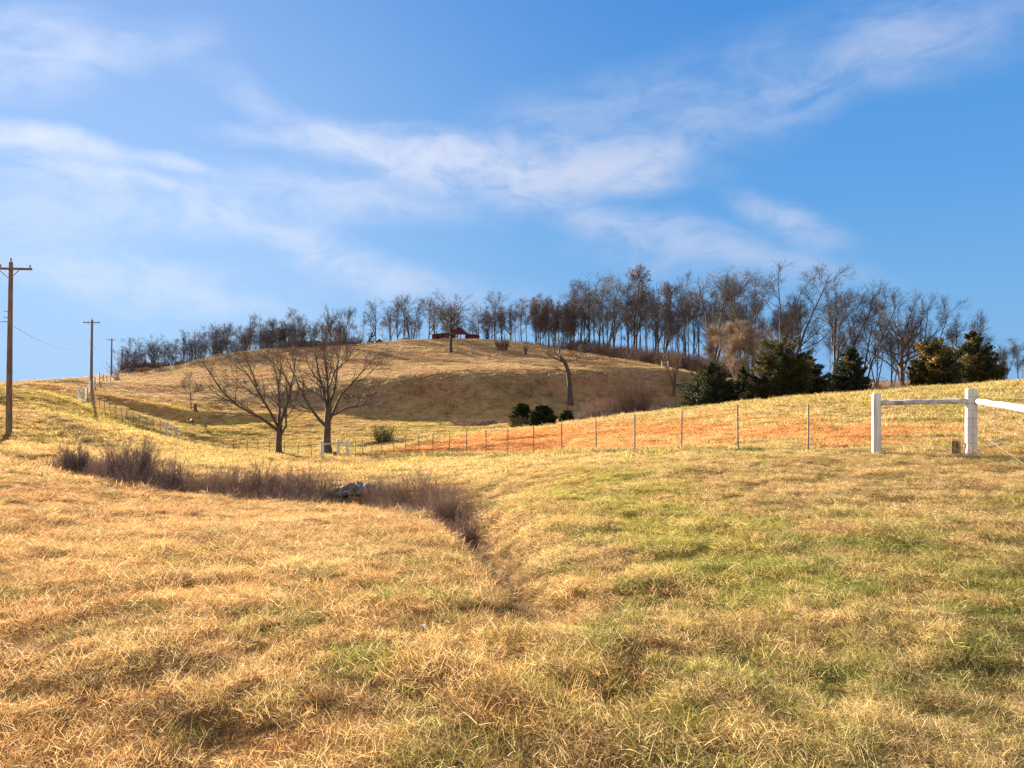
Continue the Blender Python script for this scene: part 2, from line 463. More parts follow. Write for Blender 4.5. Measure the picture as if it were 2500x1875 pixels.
# ------------------------------------------------------------------ mesh helpers
class MB:
    def __init__(self):
        self.v, self.f4, self.f3, self.a, self.n = [], [], [], [], 0

    def add(self, verts, quads=None, tris=None, var=0.5):
        verts = np.asarray(verts, float).reshape(-1, 3)
        self.v.append(verts)
        self.a.append(np.broadcast_to(np.asarray(var, float), (len(verts),)).copy())
        if quads is not None and len(quads):
            self.f4.append(np.asarray(quads, int).reshape(-1, 4) + self.n)
        if tris is not None and len(tris):
            self.f3.append(np.asarray(tris, int).reshape(-1, 3) + self.n)
        self.n += len(verts)
        return self

    def mesh(self, name, mat=None, smooth=False, attr=False):
        me = bpy.data.meshes.new(name)
        V = np.concatenate(self.v)
        q = np.concatenate(self.f4) if self.f4 else np.zeros((0, 4), int)
        t = np.concatenate(self.f3) if self.f3 else np.zeros((0, 3), int)
        me.vertices.add(len(V))
        me.vertices.foreach_set('co', V.astype(np.float32).ravel())
        loops = np.concatenate([q.ravel(), t.ravel()])
        me.loops.add(len(loops))
        me.loops.foreach_set('vertex_index', loops.astype(np.int32))
        me.polygons.add(len(q) + len(t))
        ls = np.concatenate([np.arange(len(q)) * 4, len(q) * 4 + np.arange(len(t)) * 3])
        me.polygons.foreach_set('loop_start', ls.astype(np.int32))
        me.polygons.foreach_set('use_smooth', np.full(len(ls), smooth))
        if attr:
            at = me.attributes.new('var', 'FLOAT', 'POINT')
            at.data.foreach_set('value', np.concatenate(self.a).astype(np.float32))
        me.update(calc_edges=True)
        me.validate()
        if mat:
            me.materials.append(mat)
        return me

    def build(self, name, mat, parent=None, smooth=False, attr=False):
        ob = bpy.data.objects.new(name, self.mesh(name, mat, smooth, attr))
        COL.objects.link(ob)
        if parent:
            ob.parent = parent
        return ob

    def box(self, c, s, rz=0, ry=0, rx=0, var=0.5, ch=0.0):
        """box of size s at centre c; ch chamfers its vertical edges and top rim"""
        x, y, z = np.array(s) / 2
        M = np.array(Matrix.Rotation(rz, 3, 'Z') @ Matrix.Rotation(ry, 3, 'Y') @ Matrix.Rotation(rx, 3, 'X'))
        if ch <= 0:
            p = np.array([(-x, -y, -z), (x, -y, -z), (x, y, -z), (-x, y, -z), (-x, -y, z), (x, -y, z), (x, y, z), (-x, y, z)])
            q = [(0, 3, 2, 1), (4, 5, 6, 7), (0, 1, 5, 4), (1, 2, 6, 5), (2, 3, 7, 6), (3, 0, 4, 7)]
            return self.add(p @ M.T + np.array(c), q, var=var)
        ring = [(-x + ch, -y), (x - ch, -y), (x, -y + ch), (x, y - ch), (x - ch, y), (-x + ch, y), (-x, y - ch), (-x, -y + ch)]
        p = [(a, b, -z) for a, b in ring] + [(a, b, z - ch) for a, b in ring] + [(a * (1 - ch / x), b * (1 - ch / y), z) for a, b in ring]
        q = []
        for k2 in range(2):
            for i in range(8):
                j = (i + 1) % 8
                q.append((k2 * 8 + i, k2 * 8 + j, k2 * 8 + 8 + j, k2 * 8 + 8 + i))
        q += [(16, 17, 18, 23), (18, 19, 22, 23), (19, 20, 21, 22), (7, 2, 1, 0), (7, 6, 3, 2), (6, 5, 4, 3)]
        return self.add(np.array(p) @ M.T + np.array(c), q, var=var)

    def tubes(self, P, Rd, sides=5, cap=False, var=0.5):
        """N polylines with S points each: P (N,S,3), Rd (N,S)"""
        P = np.asarray(P, float)
        Rd = np.asarray(Rd, float)
        if P.ndim == 2:
            P, Rd = P[None], Rd[None]
        N, S, _ = P.shape
        T = np.gradient(P, axis=1)
        T /= np.linalg.norm(T, axis=2, keepdims=True) + 1e-9
        mean = T.mean(axis=1)
        ref = np.where(np.abs(mean[:, 2:3]) > 0.8, np.array([[1.0, 0.1, 0]]), np.array([[0, 0.1, 1.0]]))
        U = np.cross(T, ref[:, None, :])
        U /= np.linalg.norm(U, axis=2, keepdims=True) + 1e-9
        V = np.cross(T, U)
        a = np.arange(sides) / sides * 2 * np.pi
        ringv = P[:, :, None, :] + Rd[:, :, None, None] * (np.cos(a)[None, None, :, None] * U[:, :, None, :] + np.sin(a)[None, None, :, None] * V[:, :, None, :])
        idx = np.arange(N * S * sides).reshape(N, S, sides)
        nx = np.roll(idx, -1, axis=2)
        q = np.stack([idx[:, :-1], nx[:, :-1], nx[:, 1:], idx[:, 1:]], axis=-1).reshape(-1, 4)
        var = np.broadcast_to(np.asarray(var, float).reshape(-1, 1), (N, S * sides)).ravel() if np.ndim(var) else var
        self.add(ringv.reshape(-1, 3), q, var=var)
        if cap:
            base = self.n - N * S * sides
            for n_ in range(N):
                for s_, rev in ((0, False), (S - 1, True)):
                    ids = base + idx[n_, s_]
                    if not rev:
                        ids = ids[::-1]
                    c = self.n
                    self.add([P[n_, s_]], None, None)
                    self.f3.append(np.array([(ids[(i + 1) % sides], ids[i], c) if False else (ids[i], ids[(i + 1) % sides], c) for i in range(sides)]))
        return self


def thing(name, label, cat, loc=(0, 0, 0), rotz=0, group=None, kind=None):
    o = bpy.data.objects.new(name, None)
    o.empty_display_size = 0.3
    COL.objects.link(o)
    o.location = loc
    o.rotation_euler = (0, 0, rotz)
    return tag(o, label, cat, group, kind)


def tag(o, label=None, cat=None, group=None, kind=None):
    for k_, v_ in (('label', label), ('category', cat), ('group', group), ('kind', kind)):
        if v_:
            o[k_] = v_
    return o


def dup(root, loc, rotz=0, scale=None, label=None, group=None):
    r = root.copy()
    COL.objects.link(r)
    r.location = loc
    r.rotation_euler = (0, 0, rotz)
    if scale is not None:
        r.scale = scale if hasattr(scale, '__len__') else (scale,) * 3
    if label:
        r['label'] = label
    if group:
        r['group'] = group
    for ch in list(root.children):
        c = ch.copy()
        COL.objects.link(c)
        c.parent = r
        for g in list(ch.children):
            d = g.copy()
            COL.objects.link(d)
            d.parent = c
    return r


# ------------------------------------------------------------------ materials
def new_mat(name):
    m = bpy.data.materials.new(name)
    m.use_nodes = True
    m.node_tree.nodes.clear()
    t = NT(m.node_tree)
    out = t.n('ShaderNodeOutputMaterial')
    return m, t, out


def princ(t, out, col, rough=0.8, spec=0.2, metal=0.0, bump=None, bump_s=0.3, bump_d=0.02):
    p = t.n('ShaderNodeBsdfPrincipled')
    t.put(p.inputs['Base Color'], col if isinstance(col, bpy.types.NodeSocket) else (*col[:3], 1))
    t.put(p.inputs['Roughness'], rough)
    p.inputs['Specular IOR Level'].default_value = spec
    p.inputs['Metallic'].default_value = metal
    if bump is not None:
        b = t.n('ShaderNodeBump')
        b.inputs['Strength'].default_value = bump_s
        b.inputs['Distance'].default_value = bump_d
        t.link(bump, b.inputs['Height'])
        t.link(b.outputs[0], p.inputs['Normal'])
    t.link(p.outputs[0], out.inputs[0])
    return p


def mat_noise(name, a, b, scale=6.0, stretch=(1, 1, 1), rough=0.85, spec=0.15, lo=0.35, hi=0.68, bump=0.3, bump_d=0.02, metal=0.0, detail=6):
    m, t, out = new_mat(name)
    co = t.n('ShaderNodeTexCoord').outputs['Object']
    mp = t.n('ShaderNodeMapping')
    mp.inputs['Scale'].default_value = stretch
    t.link(co, mp.inputs[0])
    f = t.noise(mp.outputs[0], scale, detail, 0.6)
    col = t.mix(t.ramp(f, lo, hi), a, b)
    f2 = t.noise(co, scale * 0.23, 3)
    col = t.mix(t.ramp(f2, 0.35, 0.7, 0.0, 0.35), col, [c * 0.55 for c in a])
    princ(t, out, col, rough, spec, metal, f, bump, bump_d)
    return m


def mat_plain(name, c, rough=0.6, spec=0.3, metal=0.0):
    return mat_noise(name, c, [min(1, x * 1.25) for x in c], 9, rough=rough, spec=spec, metal=metal, bump=0.1)


def mat_leafy(name, stops, transl=0.35, rough=0.7, attr='var'):
    """foliage: colour picked by the per-vertex 'var' value, part of the light passes through"""
    m, t, out = new_mat(name)
    at = t.n('ShaderNodeAttribute', attribute_name=attr).outputs['Fac']
    cr = t.n('ShaderNodeValToRGB')
    cr.color_ramp.elements.remove(cr.color_ramp.elements[0])
    cr.color_ramp.elements[0].position = stops[0][0]
    cr.color_ramp.elements[0].color = (*stops[0][1], 1)
    for pos, c in stops[1:]:
        e = cr.color_ramp.elements.new(pos)
        e.color = (*c, 1)
    t.link(at, cr.inputs[0])
    d = t.n('ShaderNodeBsdfPrincipled')
    t.link(cr.outputs[0], d.inputs['Base Color'])
    d.inputs['Roughness'].default_value = rough
    d.inputs['Specular IOR Level'].default_value = 0.2
    tr = t.n('ShaderNodeBsdfTranslucent')
    t.link(cr.outputs[0], tr.inputs['Color'])
    mx = t.n('ShaderNodeMixShader')
    mx.inputs[0].default_value = transl
    t.link(d.outputs[0], mx.inputs[1])
    t.link(tr.outputs[0], mx.inputs[2])
    t.link(mx.outputs[0], out.inputs[0])
    return m


# grass blades: colour comes from the tuft (instance), varied per blade
M_GRASS, t, out = new_mat("grass_blades")
ti = t.n('ShaderNodeAttribute', attribute_name='tint', attribute_type='INSTANCER').outputs['Color']
va = t.n('ShaderNodeAttribute', attribute_name='var').outputs['Fac']
gcol = t.mix(1.0, ti, t.mix(va, (0.55, 0.53, 0.50), (1.42, 1.42, 1.48)), 'MULTIPLY')
gcol = t.mix(t.ramp(va, 0.78, 0.97, 0, 0.8), gcol, (0.68, 0.54, 0.32))
gcol = t.mix(t.ramp(va, 0.16, 0.02, 0, 0.6), gcol, (0.13, 0.14, 0.035))
d = t.n('ShaderNodeBsdfPrincipled')
t.link(gcol, d.inputs['Base Color'])
d.inputs['Roughness'].default_value = 0.8
d.inputs['Specular IOR Level'].default_value = 0.06
tr = t.n('ShaderNodeBsdfTranslucent')
t.link(gcol, tr.inputs['Color'])
mx = t.n('ShaderNodeMixShader')
mx.inputs[0].default_value = 0.60
t.link(d.outputs[0], mx.inputs[1])
t.link(tr.outputs[0], mx.inputs[2])
t.link(mx.outputs[0], out.inputs[0])

# ground
M_GROUND, t, out = new_mat("pasture_ground")
ti = t.n('ShaderNodeAttribute', attribute_name='tint').outputs['Color']
pos = t.n('ShaderNodeNewGeometry').outputs['Position']
nA = t.noise(pos, 7.0, 7, 0.7)
nB = t.noise(pos, 1.1, 6, 0.65)
nC = t.noise(pos, 0.35, 6, 0.62)
gc = t.mix(t.ramp(nA, 0.3, 0.7), t.mix(1, ti, (.62, .60, .56), 'MULTIPLY'), t.mix(1, ti, (1.25, 1.22, 1.15), 'MULTIPLY'))
gc = t.mix(t.ramp(nB, 0.50, 0.66, 0, 0.6), gc, t.mix(1, gc, (.50, .52, .46), 'MULTIPLY'))
gc = t.mix(t.ramp(nC, 0.52, 0.68, 0, 0.5), gc, t.mix(1, gc, (1.35, 1.3, 1.1), 'MULTIPLY'))
bh = t.m('ADD', t.m('MULTIPLY', nA, 0.35), nB)
princ(t, out, gc, 1.0, 0.0, 0, bh, 1.0, 0.30)

M_BARK = mat_noise("bark", (.075, .056, .045), (.17, .135, .105), 5, (3, 3, .6), bump=0.7, bump_d=0.04)
M_TWIG = mat_plain("twigs", (.135, .112, .102), 0.8, 0.15)
M_TWIG_RED = mat_plain("reddish_twigs", (.215, .165, .148), 0.8, 0.15)
M_TWIG_TAN = mat_plain("tan_twigs", (.27, .19, .125), 0.8, 0.15)
M_BARK_PALE = mat_noise("pale_bark", (.34, .29, .23), (.66, .60, .52), 3, (2, 2, .8), bump=0.3)
M_BRUSH = mat_leafy("dead_brush", [(0, (.15, .10, .09)), (0.5, (.26, .18, .155)), (0.85, (.38, .27, .20)), (1, (.52, .40, .28))], 0.3)
M_WEED = mat_leafy("dead_weeds", [(0, (.27, .20, .18)), (0.5, (.43, .33, .28)), (0.8, (.50, .37, .27)), (1, (.66, .53, .37))], 0.4)
M_DEADLEAF = mat_leafy("dead_leaves", [(0, (.075, .045, .033)), (0.6, (.13, .072, .048)), (1, (.20, .11, .06))], 0.35)
M_CEDAR = mat_leafy("cedar_foliage", [(0, (.016, .026, .013)), (0.35, (.034, .046, .018)), (0.6, (.085, .075, .020)), (0.8, (.19, .125, .030)), (1, (.31, .185, .048))], 0.22)
M_WILLOW = mat_leafy("green_stems", [(0, (.08, .075, .025)), (0.6, (.16, .15, .045)), (1, (.26, .22, .08))], 0.3)
M_WHITE = mat_noise("whitewashed_wood", (.50, .48, .455), (.80, .785, .76), 3.2, (3, 3, .25), 0.8, 0.15, 0.25, 0.62, 0.10, 0.01, 0, 3)
M_WHITE_OLD = mat_noise("weathered_whitewash", (.26, .24, .22), (.66, .64, .61), 2.6, (.4, 3, 3), 0.85, 0.12, 0.3, 0.6, 0.15, 0.01, 0, 3)
M_POST = mat_noise("steel_posts", (.20, .20, .21), (.36, .36, .37), 8, (1, 1, .4), 0.6, 0.3, metal=0.2)
M_WIRE = mat_plain("fence_wire", (.42, .42, .43), 0.45, 0.5, 0.5)
M_WIRE_RUST = mat_plain("dull_wire", (.24, .21, .19), .8, .15)
M_WOOD = mat_noise("brown_wood", (.13, .075, .04), (.30, .18, .09), 6, (3, 3, .5), bump=0.5)
M_POLE = mat_noise("creosote_pole", (.17, .11, .07), (.33, .225, .15), 4, (4, 4, .3), bump=0.3)
M_GLASSY = mat_plain("insulator_glaze", (.10, .07, .06), 0.2, 0.5)
M_ROCK = mat_noise("grey_stone", (.11, .11, .12), (.27, .27, .285), 4, bump=0.6, bump_d=0.05)

# ------------------------------------------------------------------ ground sheet
tx = np.linspace(-1, 1, 580)
gx = 6.0 * np.sinh(6.6 * tx)
gx *= 3200 / gx[-1]
ty = np.linspace(-0.52, 1, 660)
gy = 9.0 * np.sinh(6.6 * ty)
gy = 7 + gy * 5200 / gy[-1]
XX, YY = np.meshgrid(gx, gy)
ZZ = gz(XX, YY)
nx_, ny_ = len(gx), len(gy)
ii = np.arange(nx_ * ny_).reshape(ny_, nx_)
quads = np.stack([ii[:-1, :-1], ii[:-1, 1:], ii[1:, 1:], ii[1:, :-1]], -1).reshape(-1, 4)
gm = MB().add(np.stack([XX, YY, ZZ], -1).reshape(-1, 3), quads)
ground = gm.build("ground", M_GROUND, smooth=True)
tag(ground, kind="structure")
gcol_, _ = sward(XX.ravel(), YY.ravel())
ca_ = ground.data.attributes.new('tint', 'FLOAT_COLOR', 'POINT')
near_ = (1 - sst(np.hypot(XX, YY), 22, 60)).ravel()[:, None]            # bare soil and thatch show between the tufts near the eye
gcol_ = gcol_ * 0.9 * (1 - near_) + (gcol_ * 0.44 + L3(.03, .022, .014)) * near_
ca_.data.foreach_set('color', np.concatenate([gcol_, np.ones((len(gcol_), 1))], 1).astype(np.float32).ravel())

# ------------------------------------------------------------------ grass (instanced tufts)
PROTO = bpy.data.collections.new("tuft_library")       # not linked to the scene: only instanced


def tuft_mesh(name, n, hgt, rad, lean, wid, curl, seg=3, seed=0, lift=0.0):
    g = np.random.default_rng(seed)
    a = g.uniform(0, 2 * np.pi, n)
    rr = rad * np.sqrt(g.uniform(0, 1, n))
    base = np.stack([np.cos(a) * rr, np.sin(a) * rr, -0.015 + g.uniform(0, 1, n) * lift], 1)
    L = hgt * g.uniform(0.45, 1.15, n)
    da = g.uniform(0, 2 * np.pi, n)
    inc = np.clip(np.abs(g.normal(lean, 0.32, n)), 0.03, 1.45)
    hd = np.stack([np.cos(da), np.sin(da)], 1)
    tq = np.linspace(0, 1, seg + 1)
    pts = np.zeros((n, seg + 1, 3))
    pts[:, 0] = base
    th = inc.copy()
    for s in range(seg):
        step = L / seg
        pts[:, s + 1, :2] = pts[:, s, :2] + (np.sin(th) * step)[:, None] * hd
        pts[:, s + 1, 2] = pts[:, s, 2] + np.cos(th) * step
        th = np.clip(th + curl * g.uniform(0.2, 1.6, n), 0, 2.2)
    side = np.stack([-hd[:, 1], hd[:, 0], g.normal(0, .35, n)], 1)
    tw = g.uniform(0, np.pi, n)
    side[:, :2] = side[:, :2] * np.cos(tw)[:, None] + hd * np.sin(tw)[:, None]
    side /= np.linalg.norm(side, axis=1, keepdims=True)
    w = wid * g.uniform(0.6, 1.3, n)[:, None] * (1 - 0.8 * tq[None, :])
    Lv = pts - side[:, None, :] * w[:, :, None] / 2
    Rv = pts + side[:, None, :] * w[:, :, None] / 2
    V = np.stack([Lv, Rv], 2).reshape(n, -1, 3)
    k_ = (seg + 1) * 2
    f = np.array([(2 * s, 2 * s + 1, 2 * s + 3, 2 * s + 2) for s in range(seg)])
    faces = (np.arange(n)[:, None, None] * k_ + f[None]).reshape(-1, 4)
    var = np.repeat(g.uniform(0, 1, n), k_)
    ob = bpy.data.objects.new(name, MB().add(V.reshape(-1, 3), faces, var=var).mesh(name, M_GRASS, True, True))
    PROTO.objects.link(ob)
    return ob


tufts = []
for i in range(6):
    tufts.append(tuft_mesh("tuft_%02d" % i, 150, 0.072, 0.13, 0.75, 0.0032, 0.42, 3, 100 + i))      # matted dead tufts
for i in range(3):
    tufts.append(tuft_mesh("tuft_%02d" % (6 + i), 90, 0.10, 0.085, 0.45, 0.0032, 0.35, 4, 200 + i))  # upright tufts
for i in range(3):
    tufts.append(tuft_mesh("tuft_%02d" % (9 + i), 80, 0.10, 0.14, 1.15, 0.0032, 0.25, 4, 300 + i))  # lodged stems
for i in range(3):
    tufts.append(tuft_mesh("tuft_%02d" % (12 + i), 90, 0.20, 0.28, 0.7, 0.012, 0.4, 2, 400 + i))    # coarse, for the distance


for i in range(4):
    tufts.append(tuft_mesh("tuft_%02d" % (15 + i), 200, 0.09, 0.19, 1.32, 0.0033, 0.10, 3, 500 + i, 0.045))   # flattened mat


def instancer(name, pts, rot, scl, idx, tint, sources, kind="stuff"):
    """one object whose points carry instances of the sources"""
    me = bpy.data.meshes.new(name)
    me.vertices.add(len(pts))
    me.vertices.foreach_set('co', pts.astype(np.float32).ravel())
    for nm, ty_, arr, key in (('rot', 'FLOAT_VECTOR', rot, 'vector'), ('scl', 'FLOAT_VECTOR', scl, 'vector'), ('pick', 'INT', idx, 'value')):
        at = me.attributes.new(nm, ty_, 'POINT')
        at.data.foreach_set(key, np.ascontiguousarray(arr).astype(np.int32 if ty_ == 'INT' else np.float32).ravel())
    at = me.attributes.new('tint', 'FLOAT_COLOR', 'POINT')
    at.data.foreach_set('color', np.concatenate([tint, np.ones((len(tint), 1))], 1).astype(np.float32).ravel())
    ob = bpy.data.objects.new(name, me)
    COL.objects.link(ob)
    col = bpy.data.collections.new(name + "_sources")
    for s in sources:
        col.objects.link(s)
    ng = bpy.data.node_groups.new(name + "_scatter", 'GeometryNodeTree')
    ng.interface.new_socket("Geometry", in_out='INPUT', socket_type='NodeSocketGeometry')
    ng.interface.new_socket("Geometry", in_out='OUTPUT', socket_type='NodeSocketGeometry')
    n = ng.nodes
    gi, go = n.new('NodeGroupInput'), n.new('NodeGroupOutput')
    iop = n.new('GeometryNodeInstanceOnPoints')
    ci = n.new('GeometryNodeCollectionInfo')
    ci.inputs['Collection'].default_value = col
    ci.inputs['Separate Children'].default_value = True
    ci.inputs['Reset Children'].default_value = True
    lk = ng.links.new
    lk(gi.outputs[0], iop.inputs['Points'])
    lk(ci.outputs[0], iop.inputs['Instance'])
    iop.inputs['Pick Instance'].default_value = True
    for nm, dt, sk in (('rot', 'FLOAT_VECTOR', 'Rotation'), ('scl', 'FLOAT_VECTOR', 'Scale'), ('pick', 'INT', 'Instance Index')):
        na = n.new('GeometryNodeInputNamedAttribute')
        na.data_type = dt
        na.inputs['Name'].default_value = nm
        if sk == 'Rotation':
            er = n.new('FunctionNodeEulerToRotation')
            lk(na.outputs[0], er.inputs[0])
            lk(er.outputs[0], iop.inputs[sk])
        else:
            lk(na.outputs[0], iop.inputs[sk])
    lk(iop.outputs[0], go.inputs[0])
    md = ob.modifiers.new("scatter", 'NODES')
    md.node_group = ng
    tag(ob, kind=kind)
    return ob


def scatter_ring(r0, r1, rho0, r_ref, power, half=R(50)):
    """random points in a sector of the field, thinning with distance"""
    rs = np.linspace(r0, r1, 400)
    d = rho0 * (r_ref / np.maximum(rs, r_ref)) ** power * rs * 2 * half
    cum = np.concatenate([[0], np.cumsum((d[1:] + d[:-1]) / 2 * np.diff(rs))])
    n = int(cum[-1])
    r = np.interp(rng.uniform(0, cum[-1], n), cum, rs)
    a = rng.uniform(-half, half, n)
    return r * np.sin(a), r * np.cos(a), r


def tilt_to_slope(x, y, amount=1.0):
    e = 0.3
    dzx = (gz(x + e, y) - gz(x - e, y)) / (2 * e)
    dzy = (gz(x, y + e) - gz(x, y - e)) / (2 * e)
    return np.arctan(dzy) * amount, -np.arctan(dzx) * amount


g1 = scatter_ring(1.0, 95, 240, 4.5, 1.27)
g2 = scatter_ring(95, 265, 1.5, 95, 0.6, R(40))
gxs, gys, gr = (np.concatenate([a, b]) for a, b in zip(g1, g2))
jit = rng.normal(0, 0.30, len(gxs))
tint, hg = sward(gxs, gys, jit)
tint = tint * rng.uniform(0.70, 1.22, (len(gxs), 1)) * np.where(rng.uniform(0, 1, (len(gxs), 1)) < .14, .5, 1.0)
kindr = rng.uniform(0, 1, len(gxs))
tall_zone = fbm(gxs / 2.2, gys / 2.2, 77)
idx = np.where(kindr < 0.58, rng.integers(0, 6, len(gxs)), np.where(kindr < 0.58 + 0.25 * sst(tall_zone, 0.35, 0.7), 6 + rng.integers(0, 3, len(gxs)), 9 + rng.integers(0, 3, len(gxs))))
matted = rng.uniform(0, 1, len(gxs)) < .42
idx = np.where(matted, 15 + rng.integers(0, 4, len(gxs)), idx)
idx = np.where(gr > 24 + rng.normal(0, 3, len(gxs)), 12 + rng.integers(0, 3, len(gxs)), idx)
s = hg * rng.uniform(0.7, 1.3, len(gxs)) * (0.70 + 0.25 * sst(gr, 4, 10))
sx = np.clip(s, 0.7, 1.4) * (0.80 + 0.20 * sst(gr, 4, 10)) * (1 + 0.4 * sst(gr, 10, 24))
sx = np.where((idx >= 12) & (idx < 15), sx * (0.8 + 0.6 * sst(gr, 24, 80) + 0.9 * sst(gr, 90, 140)), sx)
sz = s * (1 + 0.1 * sst(gr, 10, 24)) * np.where((idx >= 12) & (idx < 15), 0.62, 1.0)
sz = np.where(idx >= 15, 0.8 + 0.5 * np.clip(s, 0, 1.2), np.maximum(sz, 0.5))
rx, ry = tilt_to_slope(gxs, gys)
rot = np.stack([rx + rng.normal(0, .10, len(gxs)), ry + rng.normal(0.05, .10, len(gxs)), rng.uniform(0, 6.283, len(gxs))], 1)
keep = rng.uniform(0, 1, len(gxs)) > 0.30 * sst(fbm(gxs / .42, gys / .42, 55, 2), 0.50, 0.72) * (1 - 0.6 * sst(gr, 14, 30))
P = np.stack([gxs, gys, gz(gxs, gys)], 1)
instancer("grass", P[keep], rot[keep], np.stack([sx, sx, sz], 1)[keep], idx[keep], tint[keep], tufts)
print("grass tufts", keep.sum())

# ------------------------------------------------------------------ bare trees
def norm(v):
    return v / (np.linalg.norm(v, axis=-1, keepdims=True) + 1e-9)


def grow(g, P, Rd, n_per, f0, f1, ang, ang_s, length, S, up, wander, rr, len_taper=0.5, rmin=0.006, tip=0.25):
    """children of the branches P (N,Sp,3), Rd (N,Sp): returns Pc (M,S,3), Rc (M,S)"""
    N, Sp, _ = P.shape
    cnt = g.poisson(n_per, N) if not hasattr(n_per, '__len__') else np.asarray(n_per)
    par = np.repeat(np.arange(N), cnt)
    M = len(par)
    fr = g.uniform(f0, f1, M)
    pos = fr * (Sp - 1)
    i = np.minimum(pos.astype(int), Sp - 2)
    t_ = (pos - i)[:, None]
    p0 = P[par, i] * (1 - t_) + P[par, i + 1] * t_
    d0 = norm(P[par, i + 1] - P[par, i])
    r0 = (Rd[par, i] * (1 - t_[:, 0]) + Rd[par, i + 1] * t_[:, 0]) * rr
    r0 = np.maximum(r0, rmin)
    q = norm(np.cross(d0, norm(g.normal(0, 1, (M, 3)))))
    a = np.clip(g.normal(ang, ang_s, M), 0.15, 1.7)[:, None]
    d = norm(d0 * np.cos(a) + q * np.sin(a))
    L = length * g.uniform(0.6, 1.25, M) * (1 - len_taper * fr)
    out = np.zeros((M, S, 3))
    out[:, 0] = p0
    for s_ in range(1, S):
        d = norm(d + np.array([0, 0, up]) + g.normal(0, wander, (M, 3)))
        out[:, s_] = out[:, s_ - 1] + d * (L / (S - 1))[:, None]
    Rc = r0[:, None] * np.linspace(1, tip, S)[None]
    return out, np.maximum(Rc, rmin * 0.6)


def resample(pts, n):
    pts = np.asarray(pts, float)
    s_ = np.concatenate([[0], np.cumsum(np.linalg.norm(np.diff(pts[:, :3], axis=0), axis=1))])
    q = np.linspace(0, s_[-1], n)
    return np.stack([np.interp(q, s_, pts[:, k_]) for k_ in range(pts.shape[1])], 1)


def tree_parts(g, trunks, limbs, sec, ter, twig, leaves=None, levels=3):
    """trunks: list of (P,R). Returns MB trunk, MB crown, MB leaves"""
    tb, cb, lb = MB(), MB(), MB()
    for P_, R_ in trunks:
        tb.tubes(P_, R_, 8)
    TP = np.array([resample(np.c_[P_, R_], 12) for P_, R_ in trunks])
    P1, R1 = limbs if isinstance(limbs, tuple) else grow(g, TP[:, :, :3], TP[:, :, 3], **limbs)
    tb.tubes(P1, R1, 5)
    P2, R2 = grow(g, P1, R1, **sec)
    cb.tubes(P2, R2, 4)
    P3, R3 = grow(g, P2, R2, **ter)
    cb.tubes(P3, R3, 3)
    P4, R4 = grow(g, P3, R3, **twig)
    cb.tubes(P4, R4, 3)
    if leaves:
        n, size = leaves
        k_ = g.integers(0, len(P4), n)
        c = P4[k_, g.integers(0, P4.shape[1], n)] + g.normal(0, 0.08, (n, 3))
        leaf_quads(lb, g, c, size)
    return tb, cb, lb


def leaf_quads(mb, g, c, size, var=None, long=1.6, bias=None):
    n = len(c)
    a = norm(g.normal(0, 1, (n, 3)) + (0 if bias is None else bias))
    b = norm(np.cross(a, g.normal(0, 1, (n, 3))))
    s_ = size * g.uniform(0.6, 1.4, n)[:, None]
    V = np.stack([c - a * s_ * long / 2, c + b * s_ / 2, c + a * s_ * long / 2, c - b * s_ / 2], 1).reshape(-1, 3)
    v = g.uniform(0, 1, n) if var is None else var
    mb.add(V, np.arange(n * 4).reshape(-1, 4), var=np.repeat(v, 4))


def stem(g, H, r0, r1, n=10, wob=0.02, lean=(0, 0), start=(0, 0)):
    z = np.linspace(0, 1, n)
    w = np.cumsum(g.normal(0, wob * H / n, (n, 2)), axis=0)
    w[0] = 0
    P_ = np.stack([start[0] + w[:, 0] + lean[0] * H * z ** 1.3, start[1] + w[:, 1] + lean[1] * H * z ** 1.3, H * z - 0.25], 1)
    R_ = r0 + (r1 - r0) * z ** 0.85
    R_[0] *= 1.35
    return P_, np.maximum(R_, 0.012)


